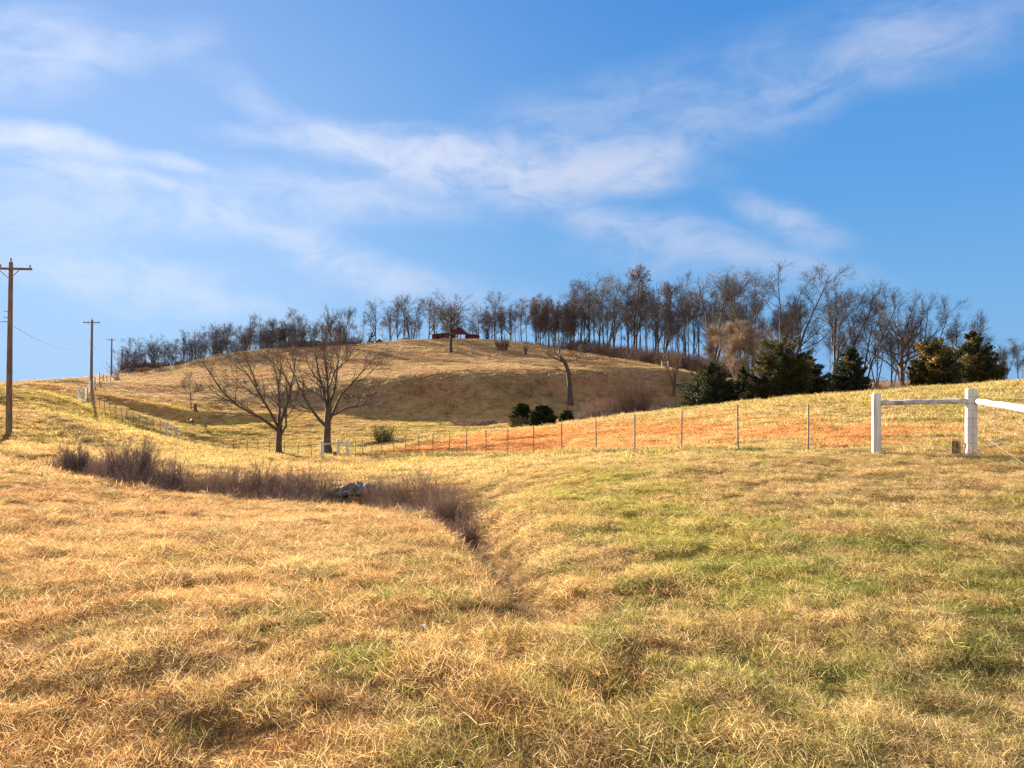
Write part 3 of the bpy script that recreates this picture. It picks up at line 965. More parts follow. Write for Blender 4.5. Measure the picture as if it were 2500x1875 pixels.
def forest_tree(seed, H=18, style='forest', leaves=None):
    g = np.random.default_rng(seed)
    rm = 0.011
    tw = dict(n_per=3.6, f0=.15, f1=1, ang=.6, ang_s=.25, length=.8, S=3, up=.06, wander=.16, rr=.5, rmin=rm * .75, tip=.5)
    if style == 'forest':
        tr = [stem(g, H * .93, .26, .03, 12, .05, (g.normal(0, .03), g.normal(0, .03)))]
        lm = dict(n_per=15, f0=.24, f1=.92, ang=.50, ang_s=.16, length=H * .66, S=10, up=.035, wander=.11, rr=.62, len_taper=.80, rmin=.035, tip=.14)
    elif style == 'vase':
        k_ = int(g.integers(3, 6))
        tr = []
        for j in range(k_):
            a = j / k_ * 6.283 + g.uniform(-.4, .4)
            tr.append(stem(g, H * g.uniform(.78, .98), .21, .025, 12, .05, (.20 * math.cos(a) + .10, .20 * math.sin(a)), (.2 * math.cos(a), .2 * math.sin(a))))
        lm = dict(n_per=9, f0=.3, f1=.97, ang=.55, ang_s=.2, length=H * .40, S=8, up=.08, wander=.12, rr=.58, len_taper=.66, rmin=.03, tip=.16)
    elif style == 'pole':
        tr = [stem(g, H * .97, .15, .02, 12, .04, (g.normal(0, .03), g.normal(0, .03)))]
        lm = dict(n_per=13, f0=.30, f1=.98, ang=.75, ang_s=.2, length=H * .24, S=7, up=.08, wander=.12, rr=.5, len_taper=.6, rmin=.022, tip=.2)
    elif style == 'oak':
        tr = [stem(g, H * .62, .48, .16, 12, .04, (.02, 0))]
        lm = dict(n_per=22, f0=.40, f1=1, ang=.95, ang_s=.28, length=H * .58, S=9, up=.08, wander=.16, rr=.6, len_taper=.25, rmin=.05, tip=.15)
    elif style == 'brushy':
        k_ = int(g.integers(4, 7))
        tr = [stem(g, H * g.uniform(.8, 1), .09, .02, 10, .06, (g.normal(0, .12), g.normal(0, .12)), tuple(g.normal(0, .5, 2))) for j in range(k_)]
        lm = dict(n_per=9, f0=.25, f1=.97, ang=.6, ang_s=.2, length=H * .28, S=6, up=.12, wander=.1, rr=.5, len_taper=.5, rmin=.02, tip=.25)
        tw['n_per'] = 7
    sc = dict(n_per=8.5, f0=.2, f1=1, ang=.58, ang_s=.2, length=H * .15, S=6, up=.06, wander=.15, rr=.55, len_taper=.45, rmin=rm * 1.4, tip=.25)
    te = dict(n_per=4.4, f0=.15, f1=1, ang=.6, ang_s=.22, length=H * .075, S=4, up=.06, wander=.15, rr=.55, len_taper=.4, rmin=rm, tip=.4)
    return tree_parts(g, tr, lm, sc, te, tw, leaves)


PROTOS = {}


def make_proto(key, parts, mats):
    PROTOS[key] = [(nm, mb.mesh(nm, mt, nm == 'trunk', nm == 'leaves' or nm == 'foliage')) for (nm, mb), mt in zip(parts, mats) if mb.n]


def proto_thing(key, name, label, cat, loc, rotz, scale, group=None):
    o = thing(name, label, cat, loc, rotz, group)
    o.scale = scale
    for nm, me in PROTOS[key]:
        c = bpy.data.objects.new(nm, me)
        COL.objects.link(c)
        c.parent = o
    return o


HT = {}
for j in range(4):
    tb, cb, lb = forest_tree(500 + j, 18, 'forest')
    make_proto('forest%d' % j, [('trunk', tb), ('crown', cb)], [M_BARK, M_TWIG])
    HT['forest%d' % j] = 18
for j in range(3):
    tb, cb, lb = forest_tree(520 + j, 17, 'vase')
    make_proto('vase%d' % j, [('trunk', tb), ('crown', cb)], [M_BARK, M_TWIG])
    HT['vase%d' % j] = 17
for j in range(3):
    tb, cb, lb = forest_tree(540 + j, 17, 'pole')
    make_proto('pole%d' % j, [('trunk', tb), ('crown', cb)], [M_BARK, M_TWIG])
    HT['pole%d' % j] = 17
tb, cb, lb = forest_tree(561, 16, 'oak')
make_proto('oak', [('trunk', tb), ('crown', cb)], [M_BARK, M_TWIG])
HT['oak'] = 16
tb, cb, lb = forest_tree(571, 18, 'forest', (1500, .16))
make_proto('leafy', [('trunk', tb), ('crown', cb), ('leaves', lb)], [M_BARK, M_TWIG, M_DEADLEAF])
HT['leafy'] = 18
for j in range(2):
    tb, cb, lb = forest_tree(580 + j, 12, 'brushy')
    make_proto('ruddy%d' % j, [('trunk', tb), ('crown', cb)], [M_BARK, M_TWIG_RED])
    HT['ruddy%d' % j] = 12
tb, cb, lb = forest_tree(590, 9, 'brushy')
make_proto('pale', [('trunk', tb), ('crown', cb)], [M_BARK_PALE, M_TWIG_TAN])
HT['pale'] = 9
for kk in list(HT):                                   # true heights
    HT[kk] = max(v.co.z for nm, me in PROTOS[kk] for v in me.vertices)

CREST_U = [280, 450, 650, 850, 1000, 1130, 1250, 1350, 1450, 1550, 1650, 1750, 1850, 2000, 2200, 2400, 2500]
CREST_Y = [226, 236, 245, 250, 253, 254, 246, 230, 205, 182, 166, 152, 136, 118, 110, 112, 116]


def plant_tree(u, vtop, Y, key, name, label, group=None, wide=1.0, rotz=None, cat="tree"):
    x, y, z = on_ground(u, Y)
    ztop = CAMZ + (CV - vtop) / F * Y
    H = max(ztop - z, 1.5) * (1.09 if u < 640 else 1.03)
    sz = H / HT[key]
    sx = sz * wide
    if rotz is None:
        rotz = random.uniform(0, 6.28)
    return proto_thing(key, name, label, cat, (x, y, z - 0.12), rotz, (sx, sx, sz), group)


ORD = ["first", "second", "third", "fourth", "fifth", "sixth", "seventh", "eighth", "ninth", "tenth", "eleventh", "twelfth", "thirteenth", "fourteenth", "fifteenth"]


def cr(u):
    return float(np.interp(u, CREST_U, CREST_Y))


def row(us, vt, dy, keys, label, group, wide=1.0, name="bare_tree"):
    """a front-row stretch of the wood: every tree is told apart by its place in the row"""
    for i, (u, v) in enumerate(zip(us, vt)):
        plant_tree(u, v, cr(u) + dy + random.uniform(-2, 2), keys[i % len(keys)], name, label % ORD[i], group, wide * random.uniform(1.0, 1.25))


FO = ['forest0', 'forest1', 'forest2', 'forest3']
VA = ['vase0', 'vase1', 'vase2']
PO = ['pole0', 'pole1', 'pole2']
# left stretch of the wood
plant_tree(340, 826, 231, 'vase1', 'bare_tree', 'low bare tree that ends the ridge wood at its far left tip', 'bare trees on the ridge', 1.0)
plant_tree(375, 818, 233, 'oak', 'bare_tree', 'broad round bare tree near the left tip of the ridge wood', 'bare trees on the ridge', .95)
row([410, 447, 478, 500, 527, 556, 584, 606], [832, 815, 806, 800, 792, 790, 798, 772], 3, ['pole1', 'forest0', 'forest1', 'pole0', 'vase0', 'forest2', 'pole2', 'forest3'],
    '%s bare tree rightward from the broad round one at the ridge\'s left end', 'bare trees on the ridge')
row([636, 668, 700, 742, 778], [784, 772, 776, 770, 786], 6, ['forest1', 'forest0', 'vase1', 'forest2', 'pole0'],
    '%s ridge tree from the left, just behind the two open-crowned trees', 'bare trees on the ridge')
plant_tree(720, 748, 232, 'vase2', 'bare_tree', 'spiky bare tree standing in front of the low brick house, left of its middle', 'bare trees on the ridge', 1.0)
plant_tree(808, 742, 234, 'oak', 'bare_tree', 'dense bare tree before the right end of the low brick house', 'bare trees on the ridge', .8)
plant_tree(842, 745, 236, 'vase0', 'bare_tree', 'forked bare tree just right of the low brick house', 'bare trees on the ridge', .9)
row([886, 917, 934, 952, 970, 990, 1004, 1024, 1046], [756, 724, 772, 742, 738, 712, 720, 748, 722], 10, ['pole1', 'forest1', 'pole0', 'forest3', 'forest0', 'forest2', 'vase1', 'pole2', 'forest0'],
    '%s bare crest tree from the brick house towards the red barn', 'bare trees on the ridge')
row([1062, 1080, 1118, 1139, 1152, 1166], [726, 738, 745, 770, 764, 742], 22, ['forest1', 'pole0', 'forest3', 'pole1', 'pole2', 'forest2'],
    '%s bare tree from the left rising behind the red barn', 'bare trees on the ridge')
plant_tree(1210, 704, cr(1210) + 8, 'forest2', 'bare_tree', 'tall full-crowned bare tree standing clear to the right of the red barn', 'bare trees on the ridge', 1.15)
row([1182, 1194, 1232, 1247, 1258, 1272, 1286], [770, 745, 752, 738, 742, 722, 728], 9, ['pole2', 'pole0', 'pole1', 'forest0', 'pole0', 'forest3', 'pole2'],
    '%s thin bare crest tree from the red barn towards the reddish thicket', 'bare trees on the ridge')
row([1308, 1324, 1340, 1356, 1374, 1392], [722, 715, 728, 732, 734, 748], 4, ['ruddy0', 'ruddy1', 'ruddy0', 'ruddy1', 'ruddy0', 'ruddy1'],
    '%s reddish twiggy tree from the left, in the thicket right of the barn', 'reddish twiggy trees on the crest', .72)
# the tall wood on the right
row([1400, 1418, 1438, 1462, 1480], [682, 690, 664, 668, 690], 6, ['forest0', 'pole1', 'forest1', 'forest3', 'vase1'],
    '%s tall bare tree from the left end of the tall wood', 'tall bare trees of the right wood', 1.0)
row([1503, 1516, 1532], [668, 700, 690], 6, ['forest2', 'pole0', 'pole2'],
    '%s slim bare tree just left of the tall tree that keeps brown leaves', 'tall bare trees of the right wood', .9)
plant_tree(1552, 645, cr(1552) + 3, 'leafy', 'brown_leaved_tree', 'tall tree that still keeps dark brown leaves in its crown', None, 1.1)
row([1580, 1606, 1622, 1640], [690, 684, 688, 712], 5, ['pole0', 'forest1', 'leafy', 'pole1'],
    '%s tall tree to the right of the one keeping brown leaves', 'tall bare trees of the right wood', .9)
plant_tree(1671, 658, cr(1671) + 3, 'pole2', 'bare_tree', 'very straight mast-like bare tree left of the broad forked one', 'tall bare trees of the right wood', .8)
plant_tree(1742, 652, 148, 'vase0', 'bare_tree', 'broad forked bare tree behind the pale twiggy tree, topping the wood', 'tall bare trees of the right wood', 1.25, 0.4)
plant_tree(1793, 668, 150, 'forest3', 'bare_tree', 'lean bare tree right behind the pale twiggy tree', 'tall bare trees of the right wood', .9)
plant_tree(1835, 660, 140, 'vase2', 'bare_tree', 'upright forked bare tree rising over the left side of the bronze cedar', 'tall bare trees of the right wood', .95)
plant_tree(1912, 646, 132, 'vase1', 'bare_tree', 'widest bare tree of the wood, fanning out over the bronze cedar', 'tall bare trees of the right wood', 1.3, 5.6)
plant_tree(1955, 690, 130, 'pole0', 'bare_tree', 'thin bare tree at the right edge of the widest fanned crown', 'tall bare trees of the right wood', 1.0)
plant_tree(2040, 690, 118, 'vase0', 'bare_tree', 'many-stemmed bare tree bent rightwards behind the small green cedar', 'tall bare trees of the right wood', 1.25, 5.9)
plant_tree(2100, 700, 116, 'vase2', 'bare_tree', 'bare tree with crown swept right, above the right side of the small green cedar', 'tall bare trees of the right wood', 1.15, 5.9)
plant_tree(2200, 704, 108, 'oak', 'bare_tree', 'dense round bare tree between the small green cedar and the bronze cedars', 'tall bare trees of the right wood', .9)
plant_tree(2245, 716, 110, 'vase1', 'bare_tree', 'bare tree at the right shoulder of the dense round one, by bronze cedars', 'tall bare trees of the right wood', .95, 6.0)
plant_tree(2335, 755, 112, 'vase2', 'bare_tree', 'sparse wispy bare tree rising behind the wide bronze cedars', 'tall bare trees of the right wood', 1.0)
plant_tree(2375, 772, 116, 'pole1', 'bare_tree', 'thin wispy bare tree behind the pointed top of the right bronze cedar', 'tall bare trees of the right wood', 1.2)
plant_tree(2450, 835, 128, 'vase0', 'bare_tree', 'small pale bare tree just right of the bronze cedars', 'tall bare trees of the right wood', .9)
plant_tree(2488, 822, 126, 'pole2', 'bare_tree', 'small bare tree cut by the right edge of the picture', 'tall bare trees of the right wood', 1.3)
# trunks deeper in the wood: nothing tells them apart
fill = [(300, 640, 44, 6, 24, 16), (640, 870, 34, 6, 22, 14), (870, 1180, 12, 16, 30, 32), (1180, 1400, 30, 9, 34, 14)]
for (a, b, n, d0, d1, dv) in fill:
    for i in range(n):
        u = random.uniform(a, b)
        vt = float(np.interp(u, [330, 450, 600, 720, 870, 990, 1100, 1210, 1300, 1400], [835, 820, 790, 775, 765, 735, 740, 735, 735, 725])) + random.uniform(4, dv + 14)
        plant_tree(u, vt, cr(u) + random.uniform(d0, d1), random.choice(FO + PO + PO), 'bare_tree', 'thin bare tree standing deeper in the ridge wood, behind the front row',
                   'thin bare trees deep in the ridge wood', 1.1)
for i in range(44):
    u = random.uniform(1395, 1760)
    vt = float(np.interp(u, [1395, 1450, 1550, 1650, 1750], [700, 690, 675, 690, 690])) + random.uniform(4, 60)
    plant_tree(u, vt, cr(u) + random.uniform(8, 34), random.choice(FO + PO + PO), 'bare_tree', 'slender bare tree deep in the tall right-hand wood, behind its front trees',
               'slender bare trees deep in the tall wood', 1.05)
for i in range(26):
    u = random.uniform(1760, 2290)
    vt = float(np.interp(u, [1760, 1900, 2050, 2200, 2290], [700, 690, 725, 745, 790])) + random.uniform(10, 80)
    plant_tree(u, vt, cr(u) + random.uniform(12, 34), random.choice(PO + VA), 'bare_tree', 'slender bare tree in the thin wood behind the cedars',
               'slender bare trees behind the cedars', .9)
for i in range(12):
    u = random.uniform(2280, 2540)
    plant_tree(u, random.uniform(850, 890), 140 + random.uniform(0, 40), random.choice(PO + VA), 'bare_tree', 'low distant bare tree on the horizon right of the bronze cedars',
               'low distant bare trees on the right horizon', 1.0)

# oak in front of the barn, open hillside
plant_tree(1100, 704, 196, 'oak', 'oak_tree', 'big lone bare oak on the slope in front of the red barn', None, 1.15, 1.0)
# pale tree and twiggy neighbours in front of the wood
plant_tree(1808, 772, 118, 'pale', 'pale_tree', 'pale-barked tree with a dome of fine tan twigs, between the dark cedars', None, 1.05, 0.6)
plant_tree(1745, 800, 124, 'ruddy0', 'twiggy_tree', 'ruddy twiggy small tree to the left of the pale-barked tree', None, .9)
plant_tree(1868, 795, 124, 'ruddy1', 'twiggy_tree', 'ruddy twiggy small tree to the right of the pale-barked tree', None, .8)


# ------------------------------------------------------------------ traced open-grown trees
def traced_tree(name, label, cat, base_u, base_v, Y, zoom, org, limbs, seed, sec, ter, twig, mats=None, spread=0.45):
    """limbs: (pixel polyline in an enlarged crop, start radius, end radius); given depth by a wander towards and away from the eye"""
    g = np.random.default_rng(seed)
    x0, y0, z0 = on_ground(base_u, Y)
    o = thing(name, label, cat, (x0, y0, z0 - 0.05))

    def conv(p):
        u, v = org[0] + p[0] / zoom, org[1] + p[1] / zoom
        return ((u - base_u) / F * Y, 0.0, (base_v - v) / F * Y)
    tr, P1, R1 = [], [], []
    ydir = {}
    for i, (pts, ra, rb) in enumerate(limbs):
        w = np.array([conv(p) for p in pts])
        n = len(w)
        key = pts[0]
        bend = g.choice([-1, 1]) * g.uniform(.3, 1.0) * spread
        ln = np.concatenate([[0], np.cumsum(np.linalg.norm(np.diff(w, axis=0), axis=1))])
        y_start = ydir.get(key, 0.0)
        yy = y_start + (bend * ln if i > 0 else 0 * ln)
        w[:, 1] = yy
        for p, q in zip(pts, yy):
            ydir[p] = q
        w = resample(w, 12 if i == 0 else 10)
        if i:
            w[1:] += np.cumsum(g.normal(0, .035, (9, 3)), axis=0)
        rad = ra + (rb - ra) * np.linspace(0, 1, len(w)) ** .8
        if i == 0:
            w[0, 2] -= .3
            rad[0] *= 1.45
            rad[1] *= 1.12
            tr.append((w, rad))
        else:
            P1.append(w)
            R1.append(rad)
    tb, cb, lb = tree_parts(g, tr, (np.array(P1), np.array(R1)), sec, ter, twig)
    m1, m2 = mats or (M_BARK, M_TWIG)
    tb.build('trunk', m1, o, True)
    cb.build('crown', m2, o)
    return o


SEC = dict(n_per=9, f0=.25, f1=1, ang=.62, ang_s=.2, length=2.6, S=6, up=.06, wander=.10, rr=.5, len_taper=.45, rmin=.014, tip=.3)
TER = dict(n_per=6, f0=.15, f1=1, ang=.6, ang_s=.2, length=1.2, S=4, up=.05, wander=.12, rr=.55, len_taper=.4, rmin=.009, tip=.4)
TWG = dict(n_per=4, f0=.15, f1=1, ang=.6, ang_s=.22, length=.6, S=3, up=.05, wander=.12, rr=.5, rmin=.007, tip=.5)
T1 = [([(598, 1505), (600, 1400), (602, 1330), (603, 1280)], .30, .25),
      ([(597, 1320), (480, 1210), (330, 1120), (230, 1010), (150, 870), (105, 770)], .17, .03), ([(330, 1120), (210, 1065), (90, 1010), (40, 960)], .09, .02),
      ([(600, 1300), (560, 1180), (510, 1060), (470, 960), (400, 840), (335, 750)], .15, .03), ([(470, 960), (440, 840), (410, 740), (395, 690)], .08, .02),
      ([(603, 1290), (592, 1110), (578, 970), (548, 830), (530, 710)], .17, .03), ([(578, 970), (620, 850), (655, 740), (665, 690)], .09, .02),
      ([(604, 1290), (640, 1180), (700, 1080), (722, 970), (760, 830), (790, 690)], .15, .03), ([(722, 970), (680, 860), (600, 760), (560, 720)], .08, .02),
      ([(604, 1375), (665, 1280), (682, 1150), (700, 1080), (740, 950), (770, 880)], .13, .03), ([(592, 1110), (520, 1040), (440, 1010), (360, 1000)], .07, .02),
      ([(510, 1060), (400, 1010), (300, 930), (250, 850)], .06, .02), ([(700, 1080), (800, 1050), (860, 1010)], .06, .02), ([(480, 1210), (360, 1190), (230, 1190), (130, 1180)], .06, .02)]
traced_tree('open_crowned_tree', 'left of the two open-crowned bare trees, forked low, behind the fence', 'tree', 680, 1103, 66, 3.318, (500, 650), T1, 71, SEC, TER, TWG)
T2 = [([(997, 1530), (990, 1400), (995, 1280), (1002, 1140)], .36, .27),
      ([(985, 1310), (880, 1200), (800, 1090), (740, 980), (700, 890), (640, 790), (600, 700)], .17, .03),
      ([(997, 1240), (985, 1080), (960, 960), (940, 810), (930, 670), (915, 600)], .18, .03), ([(1002, 1150), (1005, 900), (1000, 740), (990, 600)], .18, .03),
      ([(1002, 1160), (1060, 1010), (1100, 860), (1130, 740), (1150, 640)], .16, .03), ([(1010, 1250), (1090, 1040), (1170, 950), (1260, 840), (1330, 760), (1370, 700)], .17, .03),
      ([(1170, 950), (1280, 920), (1370, 830), (1400, 800)], .08, .02), ([(1010, 1230), (1130, 1170), (1230, 1150), (1320, 1070), (1400, 1040)], .13, .03),
      ([(1130, 1170), (1300, 1140), (1400, 1160)], .06, .02), ([(998, 1170), (920, 1060), (800, 1000), (760, 930)], .12, .03), ([(960, 960), (870, 870), (820, 790), (790, 720)], .10, .02),
      ([(1090, 1040), (1200, 1060), (1300, 1080), (1390, 1060)], .07, .02), ([(880, 1200), (760, 1180), (690, 1130)], .07, .02), ([(1100, 860), (1190, 770), (1240, 700)], .07, .02),
      ([(1005, 1000), (1060, 850), (1070, 720), (1060, 620)], .09, .02)]
traced_tree('open_crowned_tree', 'right of the two open-crowned bare trees, tall-trunked, behind the three-post white brace', 'tree', 800, 1111, 65, 3.318, (500, 650), T2, 72, SEC, TER, TWG)
SEC_S = dict(SEC, length=1.6, n_per=6)
T3 = [([(710, 1315), (706, 1160), (690, 1020), (662, 935), (625, 895)], .44, .30), ([(650, 930), (570, 890), (500, 850), (445, 815)], .13, .03),
      ([(625, 895), (570, 850), (550, 790), (545, 690)], .12, .03), ([(625, 895), (605, 830), (610, 760), (600, 690)], .12, .03), ([(662, 935), (690, 880), (740, 870), (790, 895)], .10, .03),
      ([(625, 895), (650, 830), (655, 760), (670, 700)], .10, .03), ([(690, 1020), (640, 1010), (580, 995), (520, 1030)], .11, .03), ([(662, 935), (720, 920), (800, 905)], .07, .02),
      ([(640, 1040), (540, 1070), (440, 1085)], .05, .02)]
traced_tree('leaning_tree', 'gnarled bare tree with a thick bowed trunk and lopped top on the shaded slope', 'tree', 1393, 977, 114, 3.687, (1200, 620), T3, 73, SEC_S, TER, TWG, spread=.35)
T4 = [([(1635, 1275), (1645, 1180), (1648, 1090)], .33, .25), ([(1640, 1190), (1620, 1080), (1590, 1000), (1580, 930)], .13, .03), ([(1648, 1090), (1650, 990), (1645, 900)], .12, .03),
      ([(1648, 1090), (1680, 1000), (1700, 930)], .12, .03), ([(1645, 1180), (1690, 1150), (1720, 1090)], .10, .03), ([(1648, 1090), (1625, 1000), (1620, 900)], .10, .03),
      ([(1648, 1100), (1665, 1000), (1670, 920)], .10, .03), ([(1640, 1170), (1600, 1120), (1590, 1060)], .08, .03)]
traced_tree('lopped_tree', 'small lopped tree with a brush of upright shoots beside the white gate', 'tree', 1644, 962, 120, 3.687, (1200, 620), T4, 74, dict(SEC, length=1.4, up=.2, n_per=9), TER, TWG, (M_BARK, M_TWIG_TAN), .3)
T5 = [([(1408, 1222), (1405, 1150), (1402, 1100)], .09, .06), ([(1402, 1120), (1370, 1070), (1360, 1030)], .04, .015), ([(1402, 1100), (1400, 1040), (1395, 980)], .04, .015),
      ([(1402, 1120), (1440, 1080), (1455, 1040)], .04, .015), ([(1404, 1140), (1430, 1110), (1470, 1080)], .03, .012)]
traced_tree('sapling', 'small bare sapling on the left hillside beside a dark stump', 'sapling', 467, 1005, 99, 3.016, (0, 600), T5, 75, dict(SEC, length=1.3), dict(TER, length=.7), dict(TWG, length=.4), spread=.4)

# ------------------------------------------------------------------ cedars and evergreen bushes
def cedar_mesh(seed, H, W_, style, branches, bronze, leaf=.07):
    """leaders carrying rising, feathery branches; every branch is a spray of small leaves"""
    g = np.random.default_rng(seed)
    mb, tb = MB(), MB()
    if style == 'bush':
        lead = [(0, 0, 1.0, .75)] + [(g.uniform(.12, .26) * W_ * math.cos(a), g.uniform(.12, .30) * W_ * math.sin(a), g.uniform(.62, .93), .5) for a in np.arange(6) * 1.047 + g.uniform(0, 1)]
    elif style == 'round':
        lead = [(0, 0, .88, 1.0)]
    else:
        lead = [(0, 0, 1.0, .92)] + [(g.uniform(.12, .22) * W_ * math.cos(a), g.uniform(.12, .22) * W_ * math.sin(a), g.uniform(.5, .75), .5) for a in np.arange(3) * 2.09 + g.uniform(0, 1)]
    tot = sum(w * h for _, _, h, w in lead)
    for (lx, ly, lh, lw) in lead:
        n = int(branches * lw * lh / tot)
        h = g.uniform(.03, .99, n) ** 1.1
        prof = np.clip(np.minimum(1.25 * (1 - h) ** .55, .72 + 1.6 * h), .05, 1) if style == 'round' else np.clip((1 - h) ** .72, .05, 1) if style == 'cone' else np.sqrt(np.clip(1 - (np.abs(h - .34) / .70) ** 2.6, .01, 1))
        a = g.uniform(0, 6.283, n)
        ln = W_ * lw / 2 * prof * g.uniform(.55, 1.2, n)
        d = norm(np.stack([np.cos(a), np.sin(a), g.normal(.2 if style == 'round' else .42, .2, n)], 1))
        b0 = np.stack([np.full(n, lx), np.full(n, ly), h * H * lh], 1)
        cv = np.clip(g.normal(.30, .12, n) + bronze * np.clip(g.normal(.55, .4, n), -.2, 1.2), 0, 1)
        per = np.maximum((ln / W_ * 640 + 60).astype(int), 40)
        k_ = np.repeat(np.arange(n), per)
        t_ = g.uniform(.25, 1, len(k_)) ** .8
        thick = (.20 * ln[k_] + .06) * (1.05 - t_ * .8)
        droop = np.zeros((len(k_), 3))
        droop[:, 2] = .18 * ln[k_] * t_ ** 2
        q = b0[k_] + d[k_] * (ln[k_] * t_)[:, None] + droop + g.normal(0, 1, (len(k_), 3)) * thick[:, None] * np.array([.8, .8, .5])
        leaf_quads(mb, g, q, leaf, np.clip(cv[k_] + g.normal(0, .07, len(k_)), 0, 1), 3.2, d[k_] * 1.2)
        tb.tubes(np.stack([b0, b0 + d * ln[:, None] * .5, b0 + d * ln[:, None] * .85 + (0, 0, .05)], 1), np.tile(np.array([.04, .025, .01]), (n, 1)), 4)
        tb.tubes(np.array([(lx * .2, ly * .2, -.3), (lx * .6, ly * .6, H * lh * .3), (lx, ly, H * lh * .95)]), np.array([.11, .08, .02]) * (H / 6), 7)
    return tb, mb


def evergreen(u, vtop, Y, half_px, seed, label, style='cone', bronze=0.0, name='cedar_tree', cat='cedar', clusters=200, per=60, leaf=.16):
    x, y, z = on_ground(u, Y)
    H = CAMZ + (CV - vtop) / F * Y - z
    W_ = 2 * half_px / F * Y
    o = thing(name, label, cat, (x, y, z - .1))
    tb, mb = cedar_mesh(seed, H, W_, style, clusters, bronze)
    tb.build('trunk', M_BARK, o, True)
    mb.build('foliage', M_CEDAR, o, attr=True)
    return o


evergreen(1738, 884, 84, 100, 1, 'dark green cedar at the left end of the cedar row, below the pale tree', bronze=.05, clusters=300)
evergreen(1815, 892, 88, 50, 2, 'narrow dark cedar tucked between the leftmost dark cedar and the tall bronze one', bronze=.05, clusters=200)
evergreen(1905, 842, 80, 102, 3, 'tall bronze-tinged cedar right of the pale tree, widest of the cedar row', 'bush', bronze=.32, clusters=420)
evergreen(1975, 866, 84, 80, 4, 'dark ragged cedar leaning against the right side of the tall bronze cedar', bronze=.22, clusters=260)
evergreen(2078, 845, 78, 78, 5, 'small green pointed cedar standing alone between the two groups of cedars', bronze=.06, clusters=300)
evergreen(2275, 838, 72, 76, 6, 'low rounded golden-bronze cedar left in the pair above the white posts', 'bush', bronze=.58, clusters=340)
evergreen(2374, 806, 76, 96, 7, 'taller pointed bronze cedar right in the pair above the white posts', bronze=.40, clusters=360)
evergreen(2432, 860, 80, 34, 8, 'narrow bronze cedar at the right flank of the pointed bronze cedar', bronze=.32, clusters=150)
evergreen(1274, 978, 88, 26, 11, 'dark cedar bush leftmost of the three rounded ones in the hollow', 'round', .16, 'evergreen_bush', 'bush', 240)
evergreen(1324, 982, 82, 31, 12, 'biggest and nearest of the three rounded dark cedar bushes in the hollow', 'round', .14, 'evergreen_bush', 'bush', 280)
evergreen(1385, 996, 84, 18, 13, 'smallest rounded dark cedar bush, rightmost of the three in the hollow', 'round', .14, 'evergreen_bush', 'bush', 180)
evergreen(1190, 800, 268, 9, 14, 'small dark evergreen on the crest just right of the red barn', 'bush', .0, 'evergreen_bush', 'bush', 60, 40, .3)
evergreen(906, 812, 262, 14, 15, 'dark evergreen shrub on the crest beside the small red shed', 'bush', .0, 'evergreen_bush', 'bush', 60, 40, .3)
evergreen(882, 825, 258, 12, 16, 'low dark evergreen on the crest, left of the shrub by the red shed', 'bush', .0, 'evergreen_bush', 'bush', 50, 40, .3)


# ------------------------------------------------------------------ bare shrubs, weeds, undergrowth
def shrub_mb(seed, H, W_, n, flare=.5, base=.18, twigs=9, tw=.3, r=.006, straight=.05):
    g = np.random.default_rng(seed)
    a = g.uniform(0, 6.283, n)
    b = W_ * base * np.sqrt(g.uniform(0, 1, n))
    p = np.stack([np.cos(a) * b, np.sin(a) * b, np.full(n, -.08)], 1)
    d = norm(np.stack([np.cos(a) * flare * g.uniform(.05, 1, n), np.sin(a) * flare * g.uniform(.05, 1, n), np.ones(n)], 1))
    L = H * g.uniform(.5, 1.05, n)
    S = 6
    out = np.zeros((n, S, 3))
    out[:, 0] = p
    for s_ in range(1, S):
        d = norm(d + g.normal(0, straight, (n, 3)))
        out[:, s_] = out[:, s_ - 1] + d * (L / (S - 1))[:, None]
    mb = MB()
    Rd = np.maximum(r * 1.6 * np.linspace(1, .3, S)[None] * g.uniform(.6, 1.2, n)[:, None], r * .4)
    mb.tubes(out, Rd, 3, var=g.uniform(0, .75, n))
    P2, R2 = grow(g, out, Rd, twigs, .2, 1, .55, .2, tw * H, 4, .06, .1, .6, .5, r * .5, .5)
    mb.tubes(P2, R2, 3, var=g.uniform(0, .9, len(P2)))
    P3, R3 = grow(g, P2, R2, 3, .2, 1, .55, .2, tw * H * .4, 3, .06, .1, .6, .5, r * .4, .5)
    mb.tubes(P3, R3, 3, var=g.uniform(0, 1, len(P3)))
    return mb


M_BUSH = mat_leafy("dark_bush", [(0, (.17, .13, .13)), (0.6, (.29, .22, .21)), (0.9, (.39, .30, .26)), (1, (.50, .39, .31))], 0.2)


def shrub(u, Y, vtop, half_px, seed, label, n=40, mat=None, name='bare_shrub', **kw):
    x, y, z = on_ground(u, Y)
    H = CAMZ + (CV - vtop) / F * Y - z
    W_ = 2 * half_px / F * Y
    mb = shrub_mb(seed, H, W_, n, flare=kw.pop('flare', W_ / H * .45), **kw)
    o = mb.build(name, mat or M_BRUSH, None, attr=True)
    o.location = (x, y, z)
    return tag(o, label, 'shrub')


